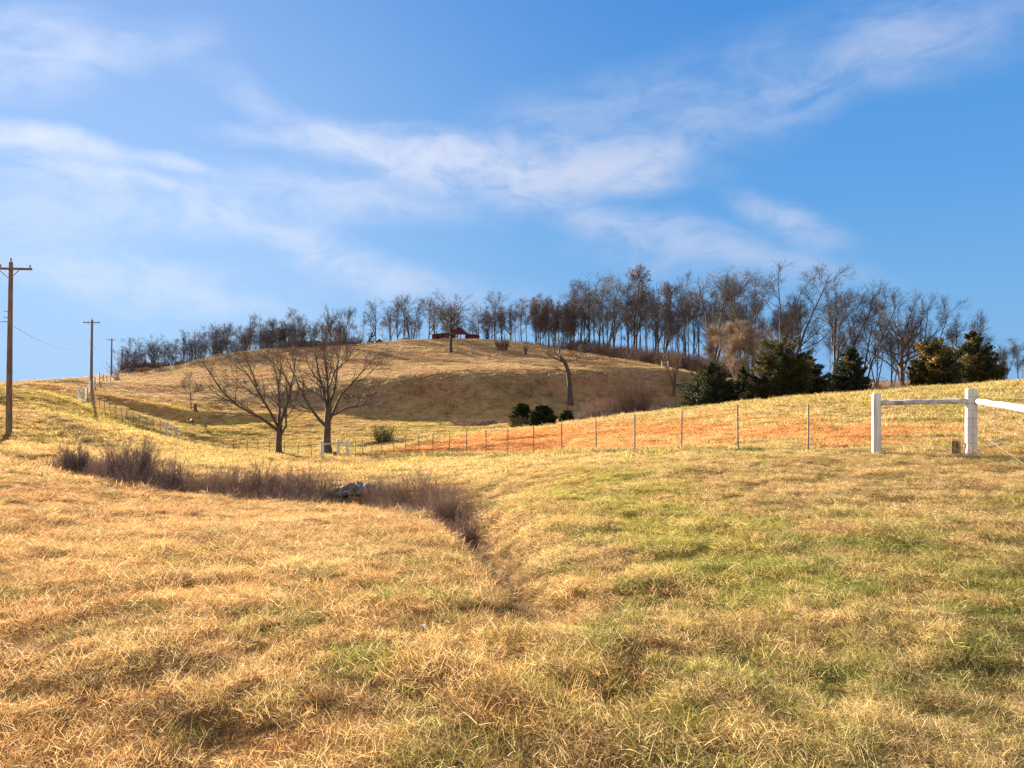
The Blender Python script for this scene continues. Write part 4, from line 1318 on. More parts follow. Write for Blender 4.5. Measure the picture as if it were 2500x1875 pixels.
shrub(182, 22.3, 1080, 46, 1, 'dark bare twiggy bush at the left end of the ditch', 110, M_BUSH, r=.006)
shrub(318, 21.2, 1070, 78, 2, 'tallest and densest dark bare bush, in the left part of the ditch', 190, M_BUSH, r=.006)
shrub(410, 20.8, 1105, 48, 3, 'bare bush at the right foot of the tallest dark bush in the ditch', 90, M_BUSH, r=.005)
shrub(645, 20.6, 1122, 40, 4, 'thin upright bare bush in the ditch, left of the grey stones', 55, r=.005)
shrub(1085, 14.9, 1172, 52, 5, 'spreading thorny brown bush at the bend of the ditch, right of the grey stones', 70, M_WEED, r=.004)
shrub(1150, 11.2, 1262, 24, 6, 'small dark brown bush where the ditch narrows to a rut', 45, r=.003)
shrub(938, 74, 1036, 22, 7, 'green-stemmed willowy bush beside the dark cut in the hollow', 90, M_WILLOW, 'green_bush', r=.013, flare=.5)
shrub(1262, 80, 1012, 28, 8, 'straw-green bush in front of the leftmost dark cedar bush', 70, M_WILLOW, 'green_bush', r=.011)
shrub(1455, 84, 972, 48, 9, 'rust-brown bramble bush right of the smallest cedar bush', 110, M_WEED, r=.013)
shrub(1552, 84, 908, 62, 10, 'large grey-brown bare bush in the brush of the hollow, tallest there', 120, r=.014, twigs=12)
shrub(1492, 86, 960, 40, 11, 'low grey bare bush between the bramble and the large grey-brown bush', 80, r=.013)
shrub(1630, 82, 965, 44, 12, 'low brown bare bush between the large grey-brown bush and the cedar row', 90, r=.013)
shrub(1226, 200, 824, 14, 13, 'small dark bush alone on the upper slope right of the oak', 90, r=.025, base=.42, flare=.5)
shrub(1284, 190, 834, 4, 14, 'tiny dark tuft near the crest at the right of the small bush', 14, name='weed_tuft', r=.03, base=.45)

weed_src = []
for j in range(4):
    ob = bpy.data.objects.new("weed_%d" % j, shrub_mb(700 + j, 1.0, 1.0, 11, flare=.45, base=.35, twigs=5, tw=.24, r=.0034, straight=.12).mesh("weed", M_WEED if j != 1 else M_BRUSH, False, True))
    weed_src.append(ob)
# thicket along the ditch
pts, scl, rots = [], [], []
seg_i = np.concatenate([rng.uniform(0.7, 8.0, 1750), rng.uniform(8.0, 9.2, 130), rng.uniform(9.2, 11.8, 120)])
for q in seg_i:
    i = int(min(q, len(DITCH) - 2))
    p = DITCH[i] * (1 - (q - i)) + DITCH[i + 1] * (q - i)
    w = np.interp(q, np.arange(len(DITCH)), DITCH_W)
    x, y = p[0] + rng.normal(0, .5 * w), p[1] + rng.normal(.45 * w, .75 * w)
    if abs((x / y) - (862 - CU) / F) < .031 and 15 < y < 21.5 and rng.uniform() < .94:      # leave the stones open
        continue
    cl_ = float(fbm(np.array([x / .8]), np.array([y / .8]), 67)[0])
    if cl_ < .34 and rng.uniform() < .7:
        continue
    h = float(np.interp(q, np.arange(len(DITCH)), [.45, .5, .6, .80, .88, .84, .60, .60, .50, .28, .20, .13, .1, .1])) * rng.uniform(.45, 1.0) * (0.45 + 1.15 * cl_)
    pts.append((x, y))
    scl.append((h * 1.1, h * 1.1, h))
    rots.append((rng.normal(0, .16), rng.normal(.06, .16), rng.uniform(0, 6.28)))
pts = np.array(pts)
instancer("dead_weeds", np.c_[pts, gz(pts[:, 0], pts[:, 1])], np.array(rots), np.array(scl), rng.integers(0, 4, len(pts)), np.full((len(pts), 3), .2), weed_src)
# brush along the foot of the wood and in the hollow
pts, scl = [], []


def brush_band(n, u0, u1, Yf, h0, h1, spread=5.0):
    for q in range(n):
        u = random.uniform(u0, u1)
        Y = Yf(u) + random.gauss(0, spread)
        h = random.uniform(h0, h1)
        pts.append(((u - CU) / F * Y, Y))
        scl.append((h * 1.3, h * 1.3, h))


brush_band(260, 1400, 1780, lambda u: cr(u) + 9, 1.5, 5.0)
brush_band(90, 1760, 2300, lambda u: 112 - (u - 1760) * .03, 1.5, 4.2)
brush_band(330, 300, 860, lambda u: cr(u) + 10, 2.5, 6.5)
brush_band(60, 1180, 1400, lambda u: cr(u) + 10, .8, 2.0)
brush_band(130, 1420, 1700, lambda u: 83, .8, 2.2, 2.5)
brush_band(60, 1700, 2150, lambda u: 76, .8, 2.0, 3)
brush_band(30, 2380, 2520, lambda u: 100, 1.0, 2.6, 4)
pts = np.array(pts)
und_src = []
for j in range(3):
    ob = bpy.data.objects.new("scrub_%d" % j, shrub_mb(720 + j, 1.0, 1.0, 26, flare=.55, base=.4, twigs=8, tw=.3, r=.006, straight=.1).mesh("scrub", M_BRUSH, False, True))
    und_src.append(ob)
instancer("undergrowth", np.c_[pts, gz(pts[:, 0], pts[:, 1])], np.stack([np.zeros(len(pts)), np.zeros(len(pts)), rng.uniform(0, 6.28, len(pts))], 1), np.array(scl), rng.integers(0, 3, len(pts)),
          np.full((len(pts), 3), .2), und_src)
# reddish weeds on the eroded banks of the hollow
pts, scl = [], []
for q in range(150):
    t_ = random.uniform(0, 3)
    i = int(min(t_, 2))
    p = BANK[i] * (1 - (t_ - i)) + BANK[i + 1] * (t_ - i)
    pts.append((p[0] + random.gauss(0, 1.2), p[1] + random.gauss(1.2, 1.0)))
    h = random.uniform(.3, .9)
    scl.append((h, h, h))
for q in range(40):
    t_ = random.uniform(0, 3)
    i = int(min(t_, 2))
    p = POND[i] * (1 - (t_ - i)) + POND[i + 1] * (t_ - i)
    pts.append((p[0] + random.gauss(0, .9), p[1] + random.gauss(.8, .7)))
    h = random.uniform(.2, .5)
    scl.append((h, h, h))
pts = np.array(pts)
instancer("bank_weeds", np.c_[pts, gz(pts[:, 0], pts[:, 1])], np.stack([np.zeros(len(pts)), np.zeros(len(pts)), rng.uniform(0, 6.28, len(pts))], 1), np.array(scl), rng.integers(0, 2, len(pts)),
          np.full((len(pts), 3), .2), [bpy.data.objects.new("bank_weed_%d" % j, shrub_mb(740 + j, 1.0, 1.0, 30, flare=.4, base=.5, twigs=4, tw=.25, r=.010, straight=.1).mesh("bank_weed", M_WEED, False, True)) for j in range(2)])


# ------------------------------------------------------------------ stones in the ditch
def stone_mesh(seed):
    import bmesh
    g = np.random.default_rng(seed)
    bm = bmesh.new()
    bmesh.ops.create_icosphere(bm, subdivisions=2, radius=1)
    ax = norm(g.normal(0, 1, (7, 3)))
    lim = g.uniform(.55, .9, 7)
    for v in bm.verts:
        p = np.array(v.co)
        for a, l_ in zip(ax, lim):
            dd = p @ a
            if dd > l_:
                p = p - a * (dd - l_)
        v.co = Vector(p * np.array([1.0, .75, .5]))
    me = bpy.data.meshes.new("stone")
    bm.to_mesh(me)
    bm.free()
    me.materials.append(M_ROCK)
    return me


stones = [stone_mesh(i) for i in range(6)]
SX, SY, _ = on_ground(862, 20.6)
nst = 0
for i in range(36):
    r_ = math.sqrt(random.uniform(0, 1))
    a = random.uniform(0, 6.28)
    x, y = SX + .62 * r_ * math.cos(a), SY + .48 * r_ * math.sin(a)
    z = float(gz(x, y)[0]) + .16 * (1 - r_) + random.uniform(.0, .05)
    o = bpy.data.objects.new('stone', stones[i % 6])
    COL.objects.link(o)
    o.location = (x, y, z + .04)
    s_ = random.uniform(.09, .19)
    o.scale = (s_, s_, s_)
    o.rotation_euler = (random.uniform(-.5, .5), random.uniform(-.5, .5), random.uniform(0, 6.28))
    tag(o, 'angular grey stone in the small heap lying in the ditch among brown weeds', 'stone', 'grey stones heaped in the ditch')


# ------------------------------------------------------------------ fences
def log(mb, a, b, r0, r1, g, n=12, sides=14, sag=0.0, rough=.03):
    a, b = np.array(a, float), np.array(b, float)
    t_ = np.linspace(0, 1, n)
    P_ = a + (b - a) * t_[:, None]
    P_[:, 2] -= sag * 4 * t_ * (1 - t_)
    P_[1:-1] += g.normal(0, .004, (n - 2, 3))
    mb.tubes(P_, (r0 + (r1 - r0) * t_) * (1 + g.normal(0, rough, n)), sides, cap=True)


gF = np.random.default_rng(5)


def wood_post(parent, x, y, z, h, r, mat=None, wires=None, name='post'):
    mb = MB()
    n = 9
    t_ = np.linspace(0, 1, n)
    P_ = np.stack([np.full(n, x) + gF.normal(0, .003, n), np.full(n, y), z - .35 + (h + .35) * t_], 1)
    rr = r * (1.04 - .08 * t_) * (1 + gF.normal(0, .012, n))
    P_ = np.concatenate([P_, P_[-1:] + [[0, 0, .012]]])
    rr = np.concatenate([rr, [r * .86]])
    mb.tubes(P_, rr, 18, cap=True)
    ob = mb.build(name, mat or M_WHITE, parent, True)
    if wires:
        wb = MB()
        a = np.linspace(0, 2 * np.pi, 25)
        for wz in wires:
            wb.tubes(np.stack([x + (r * 1.03) * np.cos(a), y + (r * 1.03) * np.sin(a), np.full(25, z + wz) + .004 * np.sin(a * 2)], 1), np.full(25, .004), 4)
        wb.build('wire_wrap', M_WIRE, ob)
    return ob


# corner brace on the right: two white posts, rails, the next post outside the frame
pA = on_ground(2140, 16.6)
pB = on_ground(2371, 15.3)
pC = (pB[0] - 1.55, pB[1] - 4.15)
pC = (*pC, float(gz(*pC)[0]))
br = thing('fence_brace', 'nearest white wooden fence brace at the right, log rails between thick posts', 'fence', (pB[0], pB[1], pB[2]))
br_off = Vector(br.location)


def loc(p):
    return tuple(Vector(p) - br_off)


hA = (1109 - 962) / F * 16.6
hB = (1112 - 949) / F * 15.3
a_, b_, c_ = loc(pA), loc(pB), loc(pC)
wood_post(br, *a_, hA, .098)
WW = [.28, .45, .63, .80, .98, 1.12, 1.26]
wood_post(br, *b_, hB, .112, None, WW)
wood_post(br, *c_, 1.4, .105)
mb = MB()
ra = (a_[0] + .07, a_[1], a_[2] + (1109 - 986) / F * 16.6)
rb = (b_[0] - .09, b_[1] + .02, b_[2] + (1112 - 978) / F * 15.3)
log(mb, ra, rb, .058, .061, gF, 16, 14, -.012)
mb.build('rail', M_WHITE_OLD, br, True)
mb = MB()
rb2 = (b_[0] + .07, b_[1] - .10, b_[2] + (1112 - 977) / F * 15.2)
rc2 = (c_[0], c_[1] + .05, b_[2] + (1112 - 977) / F * 15.2 - .055)
log(mb, rb2, rc2, .058, .064, gF, 16, 14, 0)
mb.build('rail', M_WHITE_OLD, br, True)
mb = MB()                                            # wire stays and diagonal brace wires
for (p, q, f, dn) in ((ra, rb, .35, .62), (rb2, rc2, .32, .70)):
    t0 = np.array(p) * (1 - f) + np.array(q) * f
    mb.tubes(np.array([t0 + (0, 0, .055), t0 + (.01, -.055, 0), t0 + (.012, -.03, -.1), t0 + (.03, 0, -dn)]), np.full(4, .0055), 5)
for z_ in (0.42, 0.62, .8):
    mb.tubes(np.array([(a_[0], a_[1] - .1, a_[2] + z_), ((a_[0] + b_[0]) / 2, (a_[1] + b_[1]) / 2 - .1, (a_[2] + b_[2]) / 2 + z_ - .01), (b_[0], b_[1] - .11, b_[2] + z_)]), np.full(3, .0028), 4)
for z_ in WW[1:]:
    mb.tubes(np.array([(b_[0] + .1, b_[1] - .05, b_[2] + z_), (c_[0], c_[1], c_[2] + z_)]), np.full(2, .0018), 4)
mb.tubes(np.array([(b_[0] + .1, b_[1] - .09, b_[2] + .14), (c_[0] - .06, c_[1], c_[2] + .98)]), np.full(2, .0032), 4)
mb.tubes(np.array([(b_[0] + .1, b_[1] - .09, b_[2] + .50), (c_[0] - .06, c_[1], c_[2] + .12)]), np.full(2, .0028), 4)
mb.build('brace_wire', M_WIRE_RUST, br)

# square wooden stub post, leaning stalks at the brace
xs, ys, zs = on_ground(2334, 15.55)
mb = MB().box((0, 0, .12), (.145, .145, .44), rz=.5, rx=R(3), ry=R(-4), ch=.018)
o = mb.build('stub_post', M_WOOD)
o.location = (xs, ys, zs)
tag(o, 'short square brown wooden stub sticking out of the grass beside the wire-wrapped white post', 'post')
mb = MB()
for i in range(46):
    a = gF.uniform(-.6, 3.4)
    L_ = gF.uniform(.3, 1.0)
    p = np.array([gF.normal(0, .22), gF.normal(0, .10), .02])
    dr = np.array([math.cos(a), .4 * math.sin(a) - .2, gF.uniform(.02, .75)])
    P_ = np.array([p, p + dr * L_ * .5, p + dr * L_ + (0, 0, -.12 * L_)])
    mb.tubes(P_, np.array([.005, .004, .002]), 3, var=gF.uniform(.6, 1))
o = mb.build('dry_stalks', M_WEED, None, attr=True)
xs, ys, zs = on_ground(2362, 15.0)
o.location = (xs, ys, zs)
tag(o, 'tangle of pale dry stalks at the foot of the wire-wrapped white post', 'dry stalks')


def wire_line(mb, pts_, heights, r=.003):
    pts_ = np.array(pts_)
    for h in heights:
        mb.tubes(pts_ + np.array([0, 0, h]), np.full(len(pts_), r), 3)


# long wire fence on steel posts, running off to the left
fence = thing('wire_fence', 'long wire fence on slim grey steel posts crossing below the red clay slope', 'fence', pA)
fo = Vector(pA)
A2, B2 = np.array([8.4, 16.6]), np.array([(787 + 60 - CU) / F * 57, 57.0])
us = [1973, 1802, 1664, 1550, 1456, 1372, 1303, 1240, 1187, 1139, 1097, 1057, 1022, 990, 962, 932, 908, 885, 868]
line = [(pA[0], pA[1], pA[2])]
for u in us:
    tq = u and ((A2[0] - (u - CU) / F * A2[1]) / ((u - CU) / F * (B2[1] - A2[1]) - (B2[0] - A2[0])))
    p = A2 + (B2 - A2) * tq
    z = float(gz(p[0], p[1])[0])
    h = 1.22 * gF.uniform(.97, 1.03)
    mb = MB()
    dx = gF.normal(0, .012)
    # T-section: flange and stem, with studs
    mb.box((p[0] - fo.x + dx * .5, p[1] - fo.y, z - fo.z + h / 2 - .15), (.042, .008, h + .3), ry=dx)
    mb.box((p[0] - fo.x + dx * .5, p[1] - fo.y + .023, z - fo.z + h / 2 - .15), (.008, .036, h + .3), ry=dx)
    for sz_ in np.arange(.15, h, .12):
        mb.box((p[0] - fo.x, p[1] - fo.y - .009, z - fo.z + sz_), (.014, .010, .03))
    mb.build('post', M_POST, fence)
    line.append((p[0], p[1], z))
mb = MB()
rel = [tuple(Vector(q) - fo) for q in line]
rel = [(q[0], q[1] - .02, q[2]) for q in rel]
wire_line(mb, rel, (.12, .28, .45, .63, .82, 1.02, 1.16), .0014)
mb.build('wire', M_WIRE, fence)


def white_brace(label, posts, h, r, cat='fence', group=None):
    o = thing('fence_brace', label, cat, posts[0], 0, group)
    q = [tuple(Vector(p) - Vector(posts[0])) for p in posts]
    for p in q:
        wood_post(o, *p, h, r)
    for p, s_ in zip(q[:-1], q[1:]):
        mb = MB()
        log(mb, (p[0], p[1], p[2] + h * .8), (s_[0], s_[1], s_[2] + h * .8), .06, .06, gF, 8, 10)
        mb.build('rail', M_WHITE_OLD, o, True)
    return o


W1, W2, W3 = on_ground(787, 57.5), on_ground(826, 59.5), on_ground(848, 59)
white_brace('small three-post white fence brace in front of the right open-crowned tree', [W1, W2, W3], 1.38, .13)
o = MB().box((0, 0, .15), (.3, .3, .6), rz=.4, ch=.03).build('stub_post', M_WOOD)
o.location = on_ground(817, 59)
tag(o, 'low dark stub between the posts of the small far three-post white brace', 'post')
L1, L2 = on_ground(408, 77), on_ground(430, 76)
white_brace('pair of white fence posts with top rail, left of the open-crowned trees', [L1, L2], 1.4, .15)

# left fence: from the three-post brace along the hollow, up the bank to its corner, then along the crest
fl = thing('wire_fence', 'wire fence on thin steel posts dipping through the hollow between two white braces', 'fence', W1)
fo = Vector(W1)
seq = [W1]
for (u, Y) in [(760, 59.5), (728, 61.5), (695, 63), (658, 64.6), (630, 66), (604, 67.4), (570, 69), (545, 70.4), (520, 71.6), (498, 72.8), (476, 74), (453, 75)]:
    p = on_ground(u, Y)
    seq.append(p)
    mb = MB().box((p[0] - fo.x, p[1] - fo.y, p[2] - fo.z + .45), (.045, .045, 1.5))
    mb.build('post', M_POST, fl)
seq.append(L2)
mb = MB()
wire_line(mb, [tuple(Vector(q) - fo) for q in seq], (.15, .4, .65, .9, 1.1), .003)
mb.build('wire', M_WIRE, fl)
CN1, CN2 = on_ground(192, 88), on_ground(203, 87)
fl = thing('wire_fence', 'bright many-stranded wire fence climbing the left bank from the white pair of posts', 'fence', L1)
fo = Vector(L1)
seq = [L1]
for (u, Y) in [(391, 78.0), (374, 78.8), (358, 79.5), (341, 80.2), (325, 81), (310, 81.7), (296, 82.3), (282, 83), (268, 83.6), (255, 84.3), (243, 85), (231, 85.6), (217, 86.3)]:
    p = on_ground(u, Y)
    seq.append(p)
    MB().box((p[0] - fo.x, p[1] - fo.y, p[2] - fo.z + .45), (.05, .05, 1.5)).build('post', M_POST, fl)
seq.append(CN2)
mb = MB()
wire_line(mb, [tuple(Vector(q) - fo) for q in seq], (.15, .32, .49, .66, .83, 1.0, 1.17), .010)
mb.build('wire', mat_plain("bright_wire", (.72, .70, .68), .4, .5, .3), fl)
corner = white_brace('tall white corner posts with rail on the left bank by the second utility pole', [CN1, CN2], 2.1, .17)
MB().box((-.55, .1, .9), (.5, .12, .45), ry=.3).build('board', M_WOOD, corner)
fl = thing('wire_fence', 'wire fence running away along the left skyline from the tall white corner posts', 'fence', CN1)
fo = Vector(CN1)
seq = [CN2]
for (u, Y) in [(214, 96), (222, 104), (232, 112), (243, 122), (252, 132), (261, 144), (270, 156), (279, 168), (288, 180), (297, 192), (306, 203), (316, 212), (328, 220)]:
    p = on_ground(u, Y)
    seq.append(p)
    MB().box((p[0] - fo.x, p[1] - fo.y, p[2] - fo.z + .6), (.10, .10, 1.9)).build('post', M_POST, fl)
mb = MB()
wire_line(mb, [tuple(Vector(q) - fo) for q in seq], (.3, .6, .9, 1.2, 1.45), .012)
mb.build('wire', M_WIRE, fl)
p = on_ground(286, 176)
o = MB().box((0, 0, 1.0), (.9, .2, 2.6), ch=.02).build('marker_board', M_WHITE_OLD)
o.location = p
tag(o, 'narrow upright pale panel on the skyline fence between the third and fourth poles', 'panel')

# white field gate at the edge of the wood
gx0, gx1 = on_ground(1616, 146), on_ground(1631, 146)
o = thing('field_gate', 'small white field gate at the edge of the tall wood, behind the lopped tree', 'gate', gx0)
w = gx1[0] - gx0[0]
for xx in (0, w):
    MB().box((xx, 0, .55), (.16, .16, 1.9), ch=.02).build('post', M_WHITE, o)
for zz in (.35, .75, 1.2):
    MB().box((w / 2, -.06, zz + .1), (w, .06, .13)).build('rail', M_WHITE, o)

# ------------------------------------------------------------------ utility poles and line
def utility_pole(u, Y, vtop, arm, label, r=.16, base_v=None):
    x, y, z = on_ground(u, Y)
    H = CAMZ + (CV - vtop) / F * Y - z
    o = thing('utility_pole', label, 'utility pole', (x, y, z))
    mb = MB()
    n = 14
    t_ = np.linspace(0, 1, n)
    mb.tubes(np.stack([.012 * H * t_ ** 1.5, 0 * t_, -.5 + (H + .5) * t_], 1), r * (1.1 - .42 * t_), 14, cap=True)
    mb.build('pole', M_POLE, o, True)
    dx = .012 * H
    a = R(8)
    MB().box((dx, -r * .8, H - .42), (arm, .10, .13), rz=a).build('crossarm', M_POLE, o)
    for s_ in (-1, 1):
        mb = MB()
        mb.tubes(np.array([(dx + s_ * arm * .27, -r, H - .45), (dx + s_ * .07, -r * .9, H - .98)]), np.array([.022, .022]), 6)
        mb.build('arm_brace', M_POST, o)
    for s_ in (-.46, -.2, .46):
        mb = MB()
        px_ = dx + s_ * arm * math.cos(a)
        py_ = -r * .8 + s_ * arm * math.sin(a)
        mb.tubes(np.stack([np.full(7, px_), np.full(7, py_), H - .36 + np.linspace(0, .2, 7)], 1), np.array([.02, .02, .045, .03, .05, .03, .018]), 8, cap=True)
        mb.build('insulator', M_GLASSY, o, True)
    mb = MB()
    mb.tubes(np.stack([np.full(7, dx), np.zeros(7), H + np.linspace(0, .28, 7)], 1), np.array([.025, .02, .05, .03, .055, .03, .015]), 8, cap=True)
    mb.build('insulator', M_GLASSY, o, True)
    for zz in (.68, .715, .655):
        mb = MB()
        mb.tubes(np.array([(dx * .6 - r, 0, H * zz), (dx * .6 - r - .16, -.02, H * zz), (dx * .6 - r - .2, -.02, H * zz + .06)]), np.full(3, .02), 6)
        mb.build('wire_bracket', M_POST, o)
    return (x + dx * .6 - .2, y, z + H * .655), (x + dx, y, z + H)


k1, t1 = utility_pole(22, 44, 640, 2.5, 'nearest wooden utility pole with crossarm at the left edge of the picture', .165)
k2, t2 = utility_pole(223, 112, 781, 2.4, 'second utility pole with crossarm, beside the white corner posts on the left bank', .21)
k3, t3 = utility_pole(272, 197, 826, 2.4, 'third utility pole on the left skyline, next beyond the one by the corner posts', .22)
k4, t4 = utility_pole(297, 270, 853, 2.4, 'fourth utility pole in the receding row, short on the left skyline', .24)
k5, t5 = utility_pole(310, 340, 876, 2.4, 'farthest utility pole, tiny beside the left end of the ridge wood', .26)


def cable(a, b, sag, label, r=.012):
    a, b = np.array(a), np.array(b)
    t_ = np.linspace(0, 1, 24)
    P_ = a + (b - a) * t_[:, None]
    P_[:, 2] -= sag * 4 * t_ * (1 - t_)
    o_ = MB().tubes(P_ - a, np.full(24, r), 5).build('overhead_cable', M_WIRE_DARK)
    o_.location = a
    tag(o_, label, 'cable')


M_WIRE_DARK = mat_plain("dark_cable", (.09, .09, .095), .95, .05)
cable(k1, k2, 1.3, 'thin low cable sagging from the nearest utility pole to the second one', .016)
cable(k2, k3, 1.2, 'thin low cable from the second utility pole to the third')
k0 = (k1[0] - 14, k1[1] - 40, k1[2] + .4)
cable(k0, k1, 1.0, 'thin low cable reaching the nearest utility pole from outside the left edge', .014)

# ------------------------------------------------------------------ barn, house, shed
M_RED = mat_noise("red_boards", (.105, .032, .030), (.165, .056, .050), 3, (6, 6, .4), .8, .15, bump=.4)
M_RED_DK = mat_noise("weathered_boards", (.13, .05, .045), (.22, .10, .085), 3, (6, 6, .4), .85, .1, bump=.4)
M_TIN = mat_noise("tin_roof", (.33, .33, .35), (.52, .52, .54), 2, (4, .4, 1), .45, .4, metal=.4)
M_DARK = mat_plain("dark_inside", (.03, .025, .022), .9, .05)
M_BRICK = mat_noise("brick", (.22, .085, .065), (.32, .14, .11), 9, rough=.9, bump=.2)
M_SHINGLE = mat_noise("shingles", (.17, .12, .105), (.27, .20, .18), 5, (1, 4, 1))
M_PANE = mat_plain("window_pane", (.03, .035, .045), .15, .5)
M_TRIM = mat_plain("white_trim", (.72, .70, .66), .6, .3)


def prism(mb, outline, y0, y1):
    """extrude an xz outline (counter-clockwise seen from -y) from y0 to y1"""
    n = len(outline)
    V = [(x, y0, z) for x, z in outline] + [(x, y1, z) for x, z in outline]
    q = [(i, i + n, (i + 1) % n + n, (i + 1) % n) for i in range(n)]
    c0, c1 = 2 * n, 2 * n + 1
    cx_ = (np.mean([p[0] for p in outline]), np.mean([p[1] for p in outline]))
    V += [(cx_[0], y0, cx_[1]), (cx_[0], y1, cx_[1])]
    t_ = [(i, (i + 1) % n, c0) for i in range(n)] + [((i + 1) % n + n, i + n, c1) for i in range(n)]
    mb.add(V, q, t_)
    return mb


bx, by, bz = on_ground(1108, 256)
bz = CAMZ + (CV - 829) / F * 256 + .1
barn = thing('barn', 'red barn with gable front, side wings and open middle, behind the lone oak', 'barn', (bx, by, bz - .3), R(-3))
px = 256 / F                                         # metres per photo pixel at the barn
D = 16.0
x0, x1 = -11 * px, 33 * px                           # centre bay from u 1097 to 1141
xl, xr = -54 * px, 55 * px
ez, gzr = 17 * px, 31 * px
cxg = (x0 + x1) / 2 + 4 * px
mb = MB()                                            # gable over the open bay
prism(mb, [(x0, ez * .78), (x1, ez * .78), (x1, ez), (cxg, gzr), (x0, ez * 1.25)], -.1, .1)
mb.box((x0 + .25, 0, ez * .39), (.5, .24, ez * .78))
mb.box((x1 - .4, 0, ez * .39), (.8, .24, ez * .78))
for xx in (x0 + 2.0, x0 + 3.9):
    mb.box((xx, .1, ez * .39), (.22, .2, ez * .78))
for xx in (x0, x1):
    mb.box((xx, D / 2, ez * .5), (.15, D, ez))
mb.build('wall', M_RED, barn)
mb = MB()
prism(mb, [(xl, 0), (x0 - 1.8, 0), (x0 - 1.8, 15 * px), (xl, 13.5 * px)], .25, D - .3)
mb.build('left_wing', M_RED, barn)
MB().box((xl + 14 * px, .18, 5.2 * px), (7 * px, .1, 10.2 * px)).build('door', M_DARK, barn)
mb = MB()
prism(mb, [(x0 - 1.8, 0), (x0, 0), (x0, 17 * px), (x0 - 1.8, 16 * px)], .05, D * .6)
mb.build('shed_wall', M_RED_DK, barn)
mb = MB()
prism(mb, [(x1 + 2.0 * px, 0), (xr, 0), (xr, 13 * px), (x1 + 2.0 * px, 14 * px)], .3, D * .7)
mb.build('right_wing', M_RED, barn)
mb = MB()
for (xa, za, xb, zb, y0_, y1_) in ((x0 - .5, ez * 1.25 - .02, cxg, gzr + .06, -.5, D + .4), (cxg, gzr + .06, x1 + .6, ez - .02, -.5, D + .4), (xl - .5, 13.6 * px, x0 - .1, 18.2 * px, -.3, D + .2), (x1 + .3, 14.6 * px, xr + .4, 13.2 * px, -.1, D * .75)):
    prism(mb, [(xa, za), (xb, zb), (xb, zb + .14), (xa, za + .14)], y0_, y1_)
mb.build('roof', M_TIN, barn)
mb = MB().box(((x0 + x1) / 2 - .6, D * .45, .5), (2.4, 2, 1.0), ch=.1)
mb.build('hay_stack', M_WOOD, barn)

hx, hy, hz = on_ground(776, 262)
hz = CAMZ + (CV - 858) / F * 262
house = thing('brick_house', 'long low brick house half hidden by bare trees at the left of the hilltop', 'house', (hx, hy, hz - .4), R(4))
w_, d_, h_ = 15.5, 8.5, 2.7
prism(MB(), [(-w_ / 2, -1), (w_ / 2, -1), (w_ / 2, h_), (-w_ / 2, h_)], 0, d_).build('wall', M_BRICK, house)
mb = MB()
V = [(-w_ / 2 - .5, -.5, h_), (w_ / 2 + .5, -.5, h_), (w_ / 2 + .5, d_ + .5, h_), (-w_ / 2 - .5, d_ + .5, h_), (-w_ / 2 - .5, d_ / 2, h_ + 1.7), (w_ / 2 + .5, d_ / 2, h_ + 1.7)]
mb.add(V, [(0, 1, 5, 4), (2, 3, 4, 5), (3, 2, 1, 0)], [(0, 4, 3), (1, 2, 5)])
mb.build('roof', M_SHINGLE, house)
for xx in (-5.6, -2.8, 2.6, 5.4):
    f_ = MB().box((xx, -.04, 1.45), (1.5, .12, 1.2)).build('window', M_TRIM, house)
    MB().box((xx, -.115, 1.45), (1.3, .03, 1.0)).build('pane', M_PANE, f_)
MB().box((0, -.04, .95), (1.0, .1, 2.1)).build('door', M_TRIM, house)
MB().box((3.6, d_ / 2, h_ + 1.9), (.9, .6, 1.5)).build('chimney', M_BRICK, house)

x, y, z = on_ground(926, 254)
shed = thing('red_shed', 'small red shed with pitched roof on the crest left of the silver car', 'shed', (x, y, z - .2), .3)
prism(MB(), [(-1.2, 0), (1.2, 0), (1.2, 1.9), (0, 2.7), (-1.2, 1.9)], 0, 2.6).build('wall', M_RED_DK, shed)
mb = MB()
prism(mb, [(-1.45, 1.78), (0, 2.75), (0, 2.85), (-1.45, 1.9)], -.2, 2.8)
prism(mb, [(0, 2.75), (1.45, 1.78), (1.45, 1.9), (0, 2.85)], -.2, 2.8)
mb.build('roof', M_SHINGLE, shed)
MB().box((0, -.03, .85), (.8, .08, 1.6)).build('door', M_DARK, shed)


